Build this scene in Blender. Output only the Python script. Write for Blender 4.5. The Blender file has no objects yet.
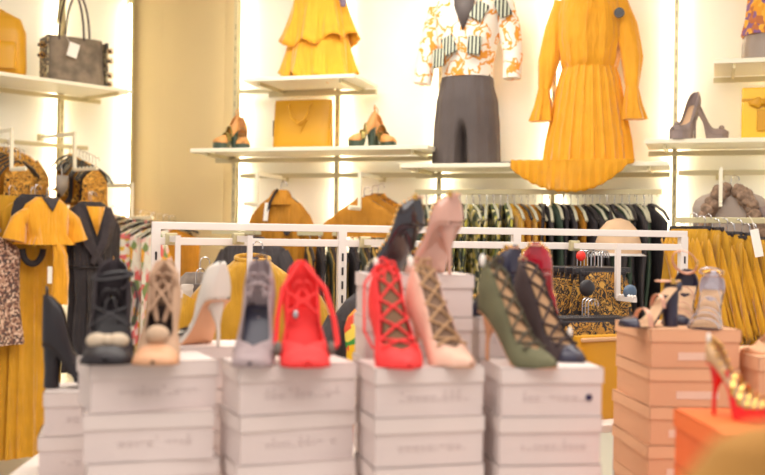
import bpy, math, random
from math import sin, cos, pi, sqrt, radians as R
from mathutils import Vector, Matrix
random.seed(7)
SC = bpy.context.scene
COL = SC.collection

# ------------------------------------------------------------------ camera, world, lights, exposure
ROLL = R(0.8)
cam_d = bpy.data.cameras.new('camera'); cam = bpy.data.objects.new('camera', cam_d); COL.objects.link(cam)
EYE = 1.35
cam_d.sensor_width = 36.0; cam_d.lens = 36.0*1000/765
cam_d.clip_start = 0.05; cam_d.clip_end = 60
cam.location = (0, 0, EYE)
cam.rotation_euler = (Matrix.Rotation(R(90), 3, 'X') @ Matrix.Rotation(ROLL, 3, 'Z')).to_euler()
cam_d.dof.use_dof = True; cam_d.dof.focus_distance = 3.75; cam_d.dof.aperture_fstop = 1.8
SC.camera = cam
wd = bpy.data.worlds.new('world'); SC.world = wd; wd.use_nodes = True
wd.node_tree.nodes['Background'].inputs[0].default_value = (1.0, 0.94, 0.90, 1)
wd.node_tree.nodes['Background'].inputs[1].default_value = 0.62
SC.view_settings.view_transform = 'Standard'; SC.view_settings.look = 'None'
SC.view_settings.gamma = 1.0; SC.view_settings.use_curve_mapping = False
SC.view_settings.exposure = 0.30

def area(name, loc, rot, sx, sy, power, col):
    l = bpy.data.lights.new(name, 'AREA'); l.shape = 'RECTANGLE'; l.size = sx; l.size_y = sy
    l.energy = power; l.color = col
    o = bpy.data.objects.new(name, l); o.location = loc; o.rotation_euler = rot; COL.objects.link(o); return o
WARM = (1.0, 0.965, 0.89)
area('unseen_ceiling_lamp', (0.3, 1.2, 2.94), (0, 0, 0), 3.0, 1.4, 42, (1, 0.93, 0.88))
area('unseen_ceiling_lamp', (0.2, 3.4, 2.94), (R(12), 0, 0), 3.4, 1.2, 76, WARM)  # lamp out of view, added and tilted to wash the back wall brighter
area('unseen_ceiling_lamp', (-0.6, 4.8, 2.94), (R(10), 0, 0), 2.2, 0.5, 34, WARM)  # narrow unseen lamp near the walls, added to brighten them

# ------------------------------------------------------------------ picture to place
F = 1000.0
def ray(px, py):
    dx, dy = (px-382.5)/F, (py-237.5)/F
    c, s = cos(ROLL), sin(ROLL)
    return c*dx+s*dy, -s*dx+c*dy          # right, down per metre ahead
def W(px, py, Y):
    u, v = ray(px, py); return Vector((u*Y, Y, EYE-v*Y))
def DN(py_dx, h=0): return None
class Plane:
    def __init__(s, ang, c):
        a = R(ang); s.ang = a; s.t = Vector((cos(a), sin(a), 0)); s.n = Vector((-sin(a), cos(a), 0)); s.c = c
    def pt(s, u, o, z):
        p = s.n*(s.c-o)+s.t*u; p.z = z; return p
    def hit(s, px, py, o=0):
        u, v = ray(px, py); Y = (s.c-o)/(s.n.x*u+s.n.y)
        p = Vector((u*Y, Y, EYE-v*Y)); return p.dot(s.t), p.z, Y
BACK = Plane(-18, 5.38); LEFT = Plane(48, 5.63)

# ------------------------------------------------------------------ mesh helpers
class MB:
    def __init__(s): s.v = []; s.f = []
    def add(s, vs, fs):
        b = len(s.v); s.v += [tuple(p) for p in vs]; s.f += [tuple(b+i for i in f) for f in fs]; return s
    def box(s, c, d, rz=0, rx=0, ry=0):
        x, y, z = d[0]/2, d[1]/2, d[2]/2
        m = Matrix.Translation(c) @ Matrix.Rotation(rz, 4, 'Z') @ Matrix.Rotation(ry, 4, 'Y') @ Matrix.Rotation(rx, 4, 'X')
        vs = [m @ Vector(p) for p in ((-x,-y,-z),(x,-y,-z),(x,y,-z),(-x,y,-z),(-x,-y,z),(x,-y,z),(x,y,z),(-x,y,z))]
        return s.add(vs, [(0,3,2,1),(4,5,6,7),(0,1,5,4),(1,2,6,5),(2,3,7,6),(3,0,4,7)])
    def loft(s, rings, closed=True, caps=True):
        n = len(rings[0]); vs = [p for r in rings for p in r]; fs = []
        for i in range(len(rings)-1):
            for j in range(n if closed else n-1):
                k = (j+1) % n
                fs.append((i*n+j, i*n+k, (i+1)*n+k, (i+1)*n+j))
        if caps and closed:
            fs.append(tuple(range(n-1, -1, -1))); fs.append(tuple((len(rings)-1)*n+j for j in range(n)))
        return s.add(vs, fs)
    def tube(s, pts, r, n=8, closed=False, ry=None):
        pts = [Vector(p) for p in pts]; rings = []; N = len(pts); prev = None
        for i, p in enumerate(pts):
            if closed: d = pts[(i+1) % N]-pts[i-1]
            else: d = pts[min(i+1, N-1)]-pts[max(i-1, 0)]
            d.normalize()
            if prev is None:
                a = Vector((0,0,1)) if abs(d.z) < .9 else Vector((1,0,0)); x = d.cross(a).normalized()
            else: x = (prev-d*prev.dot(d)).normalized()
            prev = x; y = d.cross(x); rr = r[i] if isinstance(r, (list, tuple)) else r; r2 = ry if ry else rr
            rings.append([p+x*cos(2*pi*k/n)*rr+y*sin(2*pi*k/n)*r2 for k in range(n)])
        if closed: rings.append(rings[0]); return s.loft(rings, True, False)
        return s.loft(rings)
    def ball(s, c, r, n=14, m=9):
        rx, ry, rz = r if isinstance(r, (tuple, list)) else (r, r, r)
        rings = [[Vector((c[0]+rx*sin(t)*cos(2*pi*j/n), c[1]+ry*sin(t)*sin(2*pi*j/n), c[2]+rz*cos(t))) for j in range(n)]
                 for t in [max(.02, min(pi-.02, pi*i/m)) for i in range(m+1)]]
        return s.loft(rings[::-1])
    def mark(s, m): s.m2 = (len(s.f), m); return s
    def build(s, name, m, parent=None, smooth=True, bevel=0, solid=0, sub=0, loc=None, rz=0):
        me = bpy.data.meshes.new(name); me.from_pydata(s.v, [], s.f); me.update()
        if smooth:
            me.polygons.foreach_set('use_smooth', [True]*len(me.polygons))
            if smooth != 'all': me.set_sharp_from_angle(angle=R(42))
        me.materials.append(m)
        if getattr(s, 'm2', None):
            me.materials.append(s.m2[1]); n0 = s.m2[0]
            me.polygons.foreach_set('material_index', [0]*n0+[1]*(len(me.polygons)-n0))
        o = bpy.data.objects.new(name, me); COL.objects.link(o)
        if parent: o.parent = parent
        if loc: o.location = loc
        o.rotation_euler.z = rz
        if bevel:
            b = o.modifiers.new('bevel', 'BEVEL'); b.width = bevel; b.segments = 2; b.limit_method = 'ANGLE'
        if solid:
            b = o.modifiers.new('solid', 'SOLIDIFY'); b.thickness = solid; b.offset = 0
        if sub:
            b = o.modifiers.new('sub', 'SUBSURF'); b.levels = sub; b.render_levels = sub
        return o
def tag(o, label, cat, group=None):
    o['label'] = label; o['category'] = cat
    if group: o['group'] = group
    return o
def thing(name, label, cat, loc, rz=0, group=None):
    o = bpy.data.objects.new(name, None); o.empty_display_size = .05; COL.objects.link(o)
    o.location = loc; o.rotation_euler.z = rz; return tag(o, label, cat, group)
def struct(o): o['kind'] = 'structure'; return o
KIDS = {}
def dup(root, loc, rz, label, group=None):
    r = root.copy(); COL.objects.link(r); r.location = loc; r.rotation_euler.z = rz; r['label'] = label
    if group: r['group'] = group
    for ch in list(root.children):
        c = ch.copy(); COL.objects.link(c); c.parent = r
        for g in ch.children:
            d = g.copy(); COL.objects.link(d); d.parent = c
    return r
def lerp(a, b, t): return a+(b-a)*t
def sm(t): t = max(0, min(1, t)); return t*t*(3-2*t)
def curve(pts, t):
    """piecewise smooth interpolation of (t, value) pairs"""
    if t <= pts[0][0]: return pts[0][1]
    for a, b in zip(pts, pts[1:]):
        if t <= b[0]:
            return lerp(a[1], b[1], sm((t-a[0])/(b[0]-a[0])))
    return pts[-1][1]

# ------------------------------------------------------------------ materials
MATS = {}
def base(name):
    m = bpy.data.materials.new(name); m.use_nodes = True
    return m, m.node_tree, m.node_tree.nodes['Principled BSDF']
def S(c):  # sRGB 0-255 to linear
    return tuple(((v/255)/12.92 if v/255 <= .04045 else ((v/255+.055)/1.055)**2.4) for v in c)+(1,)
def P(name, col, rough=.6, metal=0, bump=0, bs=300, var=0.0, vs=8, coat=0, sheen=0, alpha=1, trans=0, fold=0):
    if name in MATS: return MATS[name]
    m, nt, b = base(name); c = S(col)
    b.inputs['Roughness'].default_value = rough; b.inputs['Metallic'].default_value = metal
    b.inputs['Coat Weight'].default_value = coat; b.inputs['Sheen Weight'].default_value = sheen
    b.inputs['Transmission Weight'].default_value = trans
    N = nt.nodes; L = nt.links; tc = N.new('ShaderNodeTexCoord')
    if var:
        n = N.new('ShaderNodeTexNoise'); n.inputs['Scale'].default_value = vs; L.new(tc.outputs['Object'], n.inputs['Vector'])
        r = N.new('ShaderNodeValToRGB'); L.new(n.outputs['Fac'], r.inputs['Fac'])
        r.color_ramp.elements[0].position = .35; r.color_ramp.elements[1].position = .65
        r.color_ramp.elements[0].color = tuple(v*(1-var) for v in c[:3])+(1,)
        r.color_ramp.elements[1].color = tuple(min(1, v*(1+var)) for v in c[:3])+(1,)
        L.new(r.outputs['Color'], b.inputs['Base Color'])
    else: b.inputs['Base Color'].default_value = c
    if bump:
        n = N.new('ShaderNodeTexNoise'); n.inputs['Scale'].default_value = bs; L.new(tc.outputs['Object'], n.inputs['Vector'])
        q = N.new('ShaderNodeBump'); q.inputs['Strength'].default_value = bump; q.inputs['Distance'].default_value = .002
        L.new(n.outputs['Fac'], q.inputs['Height']); L.new(q.outputs['Normal'], b.inputs['Normal'])
    if fold:   # soft vertical creases of hanging cloth
        mp = N.new('ShaderNodeMapping'); mp.inputs['Scale'].default_value = (1, 1, .16); L.new(tc.outputs['Object'], mp.inputs['Vector'])
        n2 = N.new('ShaderNodeTexNoise'); n2.inputs['Scale'].default_value = 26; n2.inputs['Detail'].default_value = 2.5; L.new(mp.outputs['Vector'], n2.inputs['Vector'])
        q2 = N.new('ShaderNodeBump'); q2.inputs['Strength'].default_value = fold; q2.inputs['Distance'].default_value = .03
        L.new(n2.outputs['Fac'], q2.inputs['Height'])
        if bump: L.new(q2.outputs['Normal'], q.inputs['Normal'])
        else: L.new(q2.outputs['Normal'], b.inputs['Normal'])
    MATS[name] = m; return m
def glow(name, col, e):
    m, nt, b = base(name); b.inputs['Base Color'].default_value = S(col)
    b.inputs['Emission Color'].default_value = S(col); b.inputs['Emission Strength'].default_value = e; return m
def PAT(name, kind, cols, scale=20, rough=.7, thr=.5, stretch=(1,1,1)):
    """printed cloth: noise blotches, cells, stripes or animal spots"""
    if name in MATS: return MATS[name]
    m, nt, b = base(name); N = nt.nodes; L = nt.links
    tc = N.new('ShaderNodeTexCoord'); mp = N.new('ShaderNodeMapping'); mp.inputs['Scale'].default_value = stretch
    L.new(tc.outputs['Object'], mp.inputs['Vector'])
    r = N.new('ShaderNodeValToRGB'); r.color_ramp.interpolation = 'CONSTANT' if kind != 'soft' else 'LINEAR'
    k = len(cols); els = r.color_ramp.elements
    while len(els) < k: els.new(.5)
    if kind == 'cells':
        t = N.new('ShaderNodeTexVoronoi'); t.inputs['Scale'].default_value = scale
        L.new(mp.outputs['Vector'], t.inputs['Vector']); sp = N.new('ShaderNodeSeparateColor')
        L.new(t.outputs['Color'], sp.inputs['Color']); L.new(sp.outputs['Red'], r.inputs['Fac'])
        for i in range(k): els[i].position = i/k
    elif kind == 'spots':
        t = N.new('ShaderNodeTexVoronoi'); t.inputs['Scale'].default_value = scale
        L.new(mp.outputs['Vector'], t.inputs['Vector']); L.new(t.outputs['Distance'], r.inputs['Fac'])
        ps = [0, .22, .48, .62, .8][:k]
        for i in range(k): els[i].position = ps[i]
    elif kind == 'stripes':
        t = N.new('ShaderNodeTexWave'); t.inputs['Scale'].default_value = scale; t.inputs['Distortion'].default_value = 1.0
        L.new(mp.outputs['Vector'], t.inputs['Vector']); L.new(t.outputs['Fac'], r.inputs['Fac'])
        for i in range(k): els[i].position = i*thr*2/k if k > 1 else 0
    else:
        t = N.new('ShaderNodeTexNoise'); t.inputs['Scale'].default_value = scale; t.inputs['Detail'].default_value = 3
        t.inputs['Distortion'].default_value = 1.6 if kind == 'baroque' else .4
        L.new(mp.outputs['Vector'], t.inputs['Vector']); L.new(t.outputs['Fac'], r.inputs['Fac'])
        for i in range(k): els[i].position = 0 if i == 0 else .38+.24*(i-.5)/(k-1) if k > 2 else thr
    for i in range(k): els[i].color = S(cols[i])
    L.new(r.outputs['Color'], b.inputs['Base Color']); b.inputs['Roughness'].default_value = rough
    MATS[name] = m; return m

M_lit = P('niche_paint', (250, 247, 234), .7, var=.02, vs=2)
M_beige = P('beige_paint', (214, 192, 146), .8, var=.03, vs=1.5)
M_floor = P('floor_tile', (190, 176, 158), .35, var=.06, vs=3)
M_ceil = P('ceiling_paint', (238, 232, 222), .9)
M_shelf = P('shelf_laminate', (240, 232, 208), .45)
M_metal = P('champagne_metal', (206, 194, 154), .35, .45)
M_white = P('white_steel', (240, 230, 224), .4)
M_cardw = P('white_card', (229, 214, 210), .75, var=.025, vs=6, bump=.15, bs=60)
M_cardw2 = P('white_card_lid', (233, 219, 214), .75, var=.02, vs=6)
M_peach = P('peach_card', (226, 168, 130), .75, var=.03, vs=5)
M_peachlid = P('peach_card_lid', (232, 177, 138), .75, var=.02, vs=5)
M_orange = P('orange_card', (240, 112, 50), .7, var=.04, vs=6)
M_print = P('faint_grey_print', (212, 196, 193), .8)
M_slot = P('slot_shadow_metal', (150, 140, 112), .5, .4)
M_sticker = P('pale_sticker', (238, 200, 178), .7)
M_must = P('mustard_cloth', (210, 150, 12), .75, sheen=.3, bump=.25, bs=500, var=.06, vs=12, fold=.8)
M_must2 = P('deep_mustard_cloth', (194, 142, 18), .8, sheen=.3, bump=.25, bs=400, var=.08, vs=10, fold=.8)
M_mustb = P('bright_mustard_chiffon', (232, 160, 6), .7, sheen=.4, var=.05, vs=10, fold=.8)
M_ochre = P('ochre_cloth', (178, 118, 22), .8, var=.12, vs=9, bump=.2, fold=.8)
M_mustleather = P('mustard_leather', (208, 150, 20), .45, bump=.2, bs=200)
M_dark = P('charcoal_cloth', (66, 60, 62), .85, var=.12, vs=10, bump=.2, fold=.8)
M_black = P('black_cloth', (48, 42, 46), .8, var=.2, vs=8, bump=.2, fold=.8)
M_blackl = P('black_leather', (38, 33, 38), .42, bump=.25, bs=150)
M_blacks = P('black_suede', (58, 50, 54), .9, bump=.3, bs=400, var=.15, vs=20)
M_greycl = P('taupe_grey_cloth', (108, 96, 96), .8, bump=.2, fold=.8)
M_green = P('dark_green_cloth', (56, 72, 58), .8, var=.2, vs=10)
M_leo = PAT('leopard_print', 'spots', [(60,40,20), (214,150,50), (60,42,26), (220,165,70)], 45)
M_baroque = PAT('baroque_print', 'baroque', [(44,36,34), (186,132,48), (52,42,36), (206,156,70)], 30)
M_zeb = PAT('gold_stripe_print', 'stripes', [(44,38,34), (190,150,70)], 14, thr=.55)
M_floral = PAT('floral_print', 'cells', [(236,226,210), (232,110,110), (244,236,220), (238,170,50), (130,150,90), (240,200,190), (244,236,220)], 40, stretch=(1,1,.5))
M_tropic = PAT('tropical_print', 'cells', [(240,190,30), (60,150,60), (230,80,50), (40,90,150), (244,220,90), (240,140,30)], 30)
M_multi = PAT('muted_print', 'cells', [(70,80,60), (226,208,160), (54,60,54), (190,170,90), (120,120,90)], 40)
M_blouse = PAT('orange_white_print', 'blot', [(236,226,212), (238,228,216), (226,150,50), (236,226,212), (238,228,216)], 12)
M_sequin = PAT('brown_sequins', 'cells', [(110,70,60), (180,140,120), (80,60,60), (220,190,170)], 90, .35)
M_purple = PAT('gold_violet_print', 'cells', [(232,160,40), (130,90,140), (240,180,60), (190,110,60)], 45)
M_chrome = P('chrome', (200, 200, 205), .2, 1)
M_gold = P('gold_metal', (226, 180, 100), .25, 1)
M_plastic = P('black_plastic', (44, 40, 44), .35)
M_clear = P('frosted_plastic', (176, 172, 150), .25)
M_tagw = P('white_tag', (246, 240, 232), .5)
M_skin = P('mannequin_grey', (150, 140, 135), .5)
M_led = glow('led_diffuser', (255, 243, 216), 30)

# ------------------------------------------------------------------ room
def wallstrip(name, A, B, z0, z1, m, th=.1):
    A = Vector((A[0], A[1], 0)); B = Vector((B[0], B[1], 0)); d = (B-A).normalized(); n = Vector((-d.y, d.x, 0))
    vs = []
    for z in (z0, z1):
        for p in (A, B, B+n*th, A+n*th): vs.append((p.x, p.y, z))
    return struct(MB().add(vs, [(0,3,2,1),(4,5,6,7),(0,1,5,4),(1,2,6,5),(2,3,7,6),(3,0,4,7)]).build(name, m, smooth=False))
H = 2.95
uL1, _, _ = LEFT.hit(130, 237); uB0, _, _ = BACK.hit(235, 237)
a0 = LEFT.pt(uL1-3.2, 0, 0); a1 = LEFT.pt(uL1, 0, 0); b0 = BACK.pt(uB0, 0, 0); b1 = BACK.pt(uB0+4.4, 0, 0)
wallstrip('wall_left', a0, a1, 0, H, M_lit); wallstrip('wall_back', b0, b1, 0, H, M_lit)
q = W(160, 237, 6.42); r_ = W(222, 237, 6.05)
for i, (s_, e_) in enumerate((((a1.x, a1.y), (q.x, q.y)), ((q.x, q.y), (r_.x, r_.y)), ((r_.x, r_.y), (b0.x, b0.y)))):
    wallstrip('wall_corner', s_, e_, 0, H, M_beige)
struct(MB().box((0.3, 3.2, -.05), (9, 8.4, .1)).build('floor', M_floor, smooth=False))
struct(MB().box((0.3, 3.2, H+.05), (9, 8.4, .1)).build('ceiling', M_ceil, smooth=False))

def upright(pl, px, label, grp='wall uprights', o=.0):
    u, _, _ = pl.hit(px, 237, .03)
    t = thing('slotted_upright', label, 'shelf upright', pl.pt(u, 0, 0), pl.ang, grp)
    mb = MB().box((0, -.06, 1.45), (.024, .024, 2.88)).mark(M_slot)
    for k in range(36): mb.box((0, -.0725, .3+k*.065), (.005, .002, .03))
    mb.build('channel', M_metal, t, smooth=False)
    MB().box((0, -.045, .006), (.05, .08, .012)).build('foot_plate', M_metal, t, smooth=False)
    return t
for px, w in ((236, 'at the beige corner'), (338, 'behind the mustard tote bag'), (440, 'behind the jumpsuit mannequin'),
              (553, 'behind the mustard dress'), (674, 'beside the grey platform shoes')):
    upright(BACK, px, 'champagne metal slotted wall upright ' + w)
upright(LEFT, 57, 'champagne metal slotted wall upright under the left handbag shelf')
def led(pl, px, label, back=.05, cover=False):
    u, _, _ = pl.hit(px, 237, .05)
    t = thing('led_strip_light', label, 'wall light', pl.pt(u, 0, 0), pl.ang, 'upright light strips on the wall')
    MB().box((0, -back+.006, 1.46), (.02, .006, 2.8)).build('profile', M_metal, t, smooth=False)
    MB().box((0, -back+.011, 1.46), (.016, .003, 2.78)).build('diffuser', M_led, t, smooth=False)
    if cover:
        MB().box((0, -back+.002-.0, 1.46), (.022, .003, 2.84)).build('cover', M_metal, t, smooth=False)
        for zz in (.02, 2.88): MB().box((0, -back/2, zz), (.02, back-.002, .02)).build('bracket', M_metal, t, smooth=False)
    return t
for px, w in ((337, 'behind the mustard tote bag'), (439, 'behind the jumpsuit mannequin'), (552, 'behind the mustard dress'), (673, 'left of the grey platform shoes'), (236, 'along the beige corner')):
    led(BACK, px, 'wall lighting strip on the back of the upright ' + w)
led(LEFT, 57, 'wall lighting strip under the left handbag shelf')
led(BACK, 790, 'wall lighting strip beyond the yellow purse', cover=True)
struct(MB().box((0, 0, 0), (.008, .05, H-.01)).build('trim_1', P('olive_trim_metal', (206, 196, 150), .4, .3), loc=LEFT.pt(uL1-.03, .025, H/2), rz=LEFT.ang, smooth=False))
te = thing('led_strip_light', 'wall lighting strip at the far end of the left wall', 'wall light', LEFT.pt(uL1-.034, .03, 0), LEFT.ang, 'upright light strips on the wall')
MB().box((-.003, 0, 1.46), (.005, .022, 2.8)).build('profile', M_metal, te, smooth=False)
MB().box((-.0065, 0, 1.46), (.002, .016, 2.78)).build('diffuser', M_led, te, smooth=False)

def shelf(pl, pxa, pxb, py, o, z, label, bars=1):
    ua = pl.hit(pxa, py, o)[0]; ub = pl.hit(pxb, py, o)[0]; w = ub-ua
    t = thing('wall_shelf', label, 'shelf', pl.pt((ua+ub)/2, 0, z), pl.ang, 'white wall shelves')
    MB().box((0, -(o+.06)/2, -.011), (w, o-.06, .022)).build('board', M_shelf, t, smooth=False, bevel=.003)
    for s in (-1, 1):
        MB().box((s*(w/2-.09), -(o-.04)/2-.03, -.032), (.012, o-.06, .02)).build('bracket', M_metal, t, smooth=False)
    MB().box((0, -.088, -.045), (w+.0, .025, .025)).build('crossbar', M_metal, t, smooth=False)
    return t
ZU, ZM, ZD, ZL = 2.207, 1.832, 1.735, 2.222
shelf(BACK, 242, 355, 75, .45, ZU, 'upper white wall shelf carrying the ruffled mustard dress')
shelf(BACK, 190, 428, 150, .40, ZM, 'long white wall shelf carrying the mustard tote and two gold shoe pairs')
shelf(BACK, 400, 668, 163, .40, ZD, 'white wall shelf under the jumpsuit and mustard dress mannequins')
shelf(BACK, 645, 860, 140, .40, ZM+.01, 'white wall shelf carrying the grey platform shoes')
shelf(BACK, 714, 860, 62, .45, ZU, 'upper right white wall shelf under the gold and violet top')
shelf(LEFT, -70, 133, 90, .45, ZL, 'white shelf on the left wall carrying the grey handbag')

# ------------------------------------------------------------------ garments, hangers, arms
def ring(cx, cy, z, rx, ry, amp, k, ph, n, sq=1.0, tilt=0):
    out = []
    for j in range(n):
        a = 2*pi*j/n; c, s = cos(a), sin(a)
        m = 1+amp*(sin(k*a+ph)+.5*sin((k*2+1)*a+ph*2.3)+.35*sin((k*3+2)*a+ph*3.7))
        x = rx*m*math.copysign(abs(c)**sq, c); y = ry*m*math.copysign(abs(s)**sq, s)
        out.append((cx+x, cy+y, z+tilt*x))
    return out
def cloth(mb, secs, k=7, ph=0, n=56, steps=5, sq=.9, caps=True):
    """secs: (z, cx, cy, rx, ry, amp)"""
    rings = []
    for a, b in zip(secs, secs[1:]):
        for i in range(steps):
            t = i/steps; e = [lerp(p, q, t) for p, q in zip(a, b)]
            rings.append(ring(e[1], e[2], e[0], e[3], e[4], e[5], k, ph, n, sq))
    e = secs[-1]; rings.append(ring(e[1], e[2], e[0], e[3], e[4], e[5], k, ph, n, sq))
    return mb.loft(rings, True, caps)
def limb(mb, pts, rx, ry=None, n=18, amp=0.06, k=4, steps=4, ph=0):
    """sleeve: rings perpendicular to a path, with folds"""
    P_ = []; rr = []
    for i in range(len(pts)-1):
        for s in range(steps):
            t = s/steps; P_.append(Vector(pts[i]).lerp(Vector(pts[i+1]), t)); rr.append(lerp(rx[i], rx[i+1], t))
    P_.append(Vector(pts[-1])); rr.append(rx[-1]); rings = []
    for i, p in enumerate(P_):
        d = (P_[min(i+1, len(P_)-1)]-P_[max(i-1, 0)]).normalized()
        x = d.cross(Vector((0,1,0))).normalized(); y = d.cross(x)
        rings.append([p+(x*cos(2*pi*j/n)+y*sin(2*pi*j/n)*(ry or .75))*rr[i]*(1+amp*sin(k*2*pi*j/n+ph+i*.3)) for j in range(n)])
    return mb.loft(rings)
HOOK = [(.0, 0, 0), (0, 0, .045)] + [(.018-.018*cos(a), 0, .045+.018*sin(a)) for a in [R(20*i) for i in range(1, 11)]]
def hanger(label, loc, rz, m, m2=None, grp=None, w=.4, clips=False, drop=.05):
    """origin at the top of the arms; hook above"""
    t = thing('clothes_hanger', label, 'hanger', loc, rz, grp)
    MB().tube([(x-.0, y, z) for x, y, z in HOOK], .0022, 6).build('hook', M_chrome, t)
    if clips:
        MB().box((0, 0, -.006), (w*.8, .014, .020)).build('bar', m, t, bevel=.003)
        for s in (-1, 1): MB().box((s*w*.3, 0, -.025), (.02, .02, .045)).build('clip', m2 or m, t, bevel=.003)
    else:
        pts = [(-w/2, 0, -drop-.03), (-w*.35, 0, -drop*.55-.01), (-w*.12, 0, -.008), (0, 0, 0), (w*.12, 0, -.008), (w*.35, 0, -drop*.55-.01), (w/2, 0, -drop-.03)]
        MB().tube(pts, .008, 8, ry=.006).build('shoulder_bar', m, t)
    return t
def arm(pl, px, yt, yb, o, label, tip=.16, grp='stepped hanging arms on the walls', m=None):
    m = m or M_shelf
    u, zt, _ = pl.hit(px, yt, o); zb = pl.hit(px, yb, o)[1]
    t = thing('stepped_display_hook', label, 'display hook', pl.pt(u, o, zt), pl.ang, grp)
    MB().box((0, o/2-.01, -.01), (.014, o-.02, .02)).build('top_bar', m, t, smooth=False)
    MB().box((0, 0, (zb-zt)/2), (.016, .016, zt-zb+.004)).build('drop_post', m, t, smooth=False)
    mb = MB().box((0, -tip/2, zb-zt), (.012, tip, .016)); 
    for i in range(6): mb.ball((0, -.02-i*tip*.16, zb-zt+.011), .006, 8, 5)
    mb.build('stepped_peg', m, t, smooth=True)
    MB().box((0, o-.035, -.01), (.04, .02, .04)).build('rail_clamp', M_metal, t, smooth=False, bevel=.003)
    return u, zb
def rail(pl, pxa, pxb, py, o, label, r=.012):
    ua, z, _ = pl.hit(pxa, py, o); ub = pl.hit(pxb, py, o)[0]
    t = thing('hanging_rail', label, 'rail', pl.pt((ua+ub)/2, o, z), pl.ang, 'champagne metal rails on the walls')
    MB().box((0, 0, 0), (ub-ua, .012, .026)).build('bar', M_metal, t, smooth=False, bevel=.002)
    if o > .1:
        for s in (-1, 1): MB().box((s*((ub-ua)/2-.03), o/2-.01, .0), (.012, o-.04, .02)).build('bracket', M_metal, t, smooth=False)
    return ua, ub, z
rail(BACK, 240, 436, 176, .087, 'metal crossbar behind the two mustard jackets')
rail(BACK, 678, 850, 173, .087, 'metal crossbar above the grey fur trimmed vest')
rail(BACK, 240, 334, 92, .087, 'metal crossbar under the upper mustard dress shelf')
rail(LEFT, -70, 88, 135, .087, 'metal crossbar on the left wall above the hangers')
RA, RB, RZ = rail(BACK, 415, 662, 192, .30, 'long metal garment rail under the mannequins')
A1 = arm(LEFT, 12, 128, 170, .42, 'white stepped arm holding the leopard print garments')
A2 = arm(LEFT, 75, 132, 170, .42, 'white stepped arm holding the black wrap dress', .24)
A3 = arm(LEFT, 132, 183, 218, .42, 'lowest white stepped arm, holding the floral garments', .22)
rail(LEFT, 84, 130, 184, .087, 'short metal crossbar low on the left wall')
A4 = arm(BACK, 257, 172, 205, .42, 'white stepped arm holding the ochre jacket with a dark collar')
A5 = arm(BACK, 360, 172, 209, .42, 'white stepped arm holding the wide ochre jacket')
A6 = arm(BACK, 721, 168, 206, .47, 'white stepped arm in front of the fur trimmed vest')

def top_mesh(w, l, d=.05, k=7, ph=0, amp=.09, neck=.07, waist=1.0, hem=1.05, drop=.05):
    mb = MB(); h = w/2
    cloth(mb, [(0.014, 0, 0, neck*.75, d*.6, 0), (-.006, 0, 0, neck*1.05, d*.8, 0), (-drop*.55, 0, 0, lerp(neck, h, .6), d*.85, amp*.2), (-drop, 0, 0, h*.93, d*.9, amp*.3), (-drop-.035, 0, 0, h, d, amp*.3),
               (-drop-.10, 0, 0, h*.95, d*1.15, amp*.5), (-(l+drop+.1)*.5, 0, 0, h*waist*.93, d*1.2, amp*.9), (-l, 0, 0, h*hem, d*1.4, amp*1.5)], k, ph)
    return mb
def sleeves(t, m, w, pts=None, r0=.055, r1=.045, ln=.45, out=.05, name='sleeve', drop=.05):
    for s in (-1, 1):
        limb(MB(), [(s*(w/2-.035), 0, -drop-.025), (s*(w/2+out*.5), .0, -drop-.035-ln*.25), (s*(w/2+out), .0, -drop-.035-ln)], [r0*.85, r0, r1], ph=s).build(name, m, t)
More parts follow.
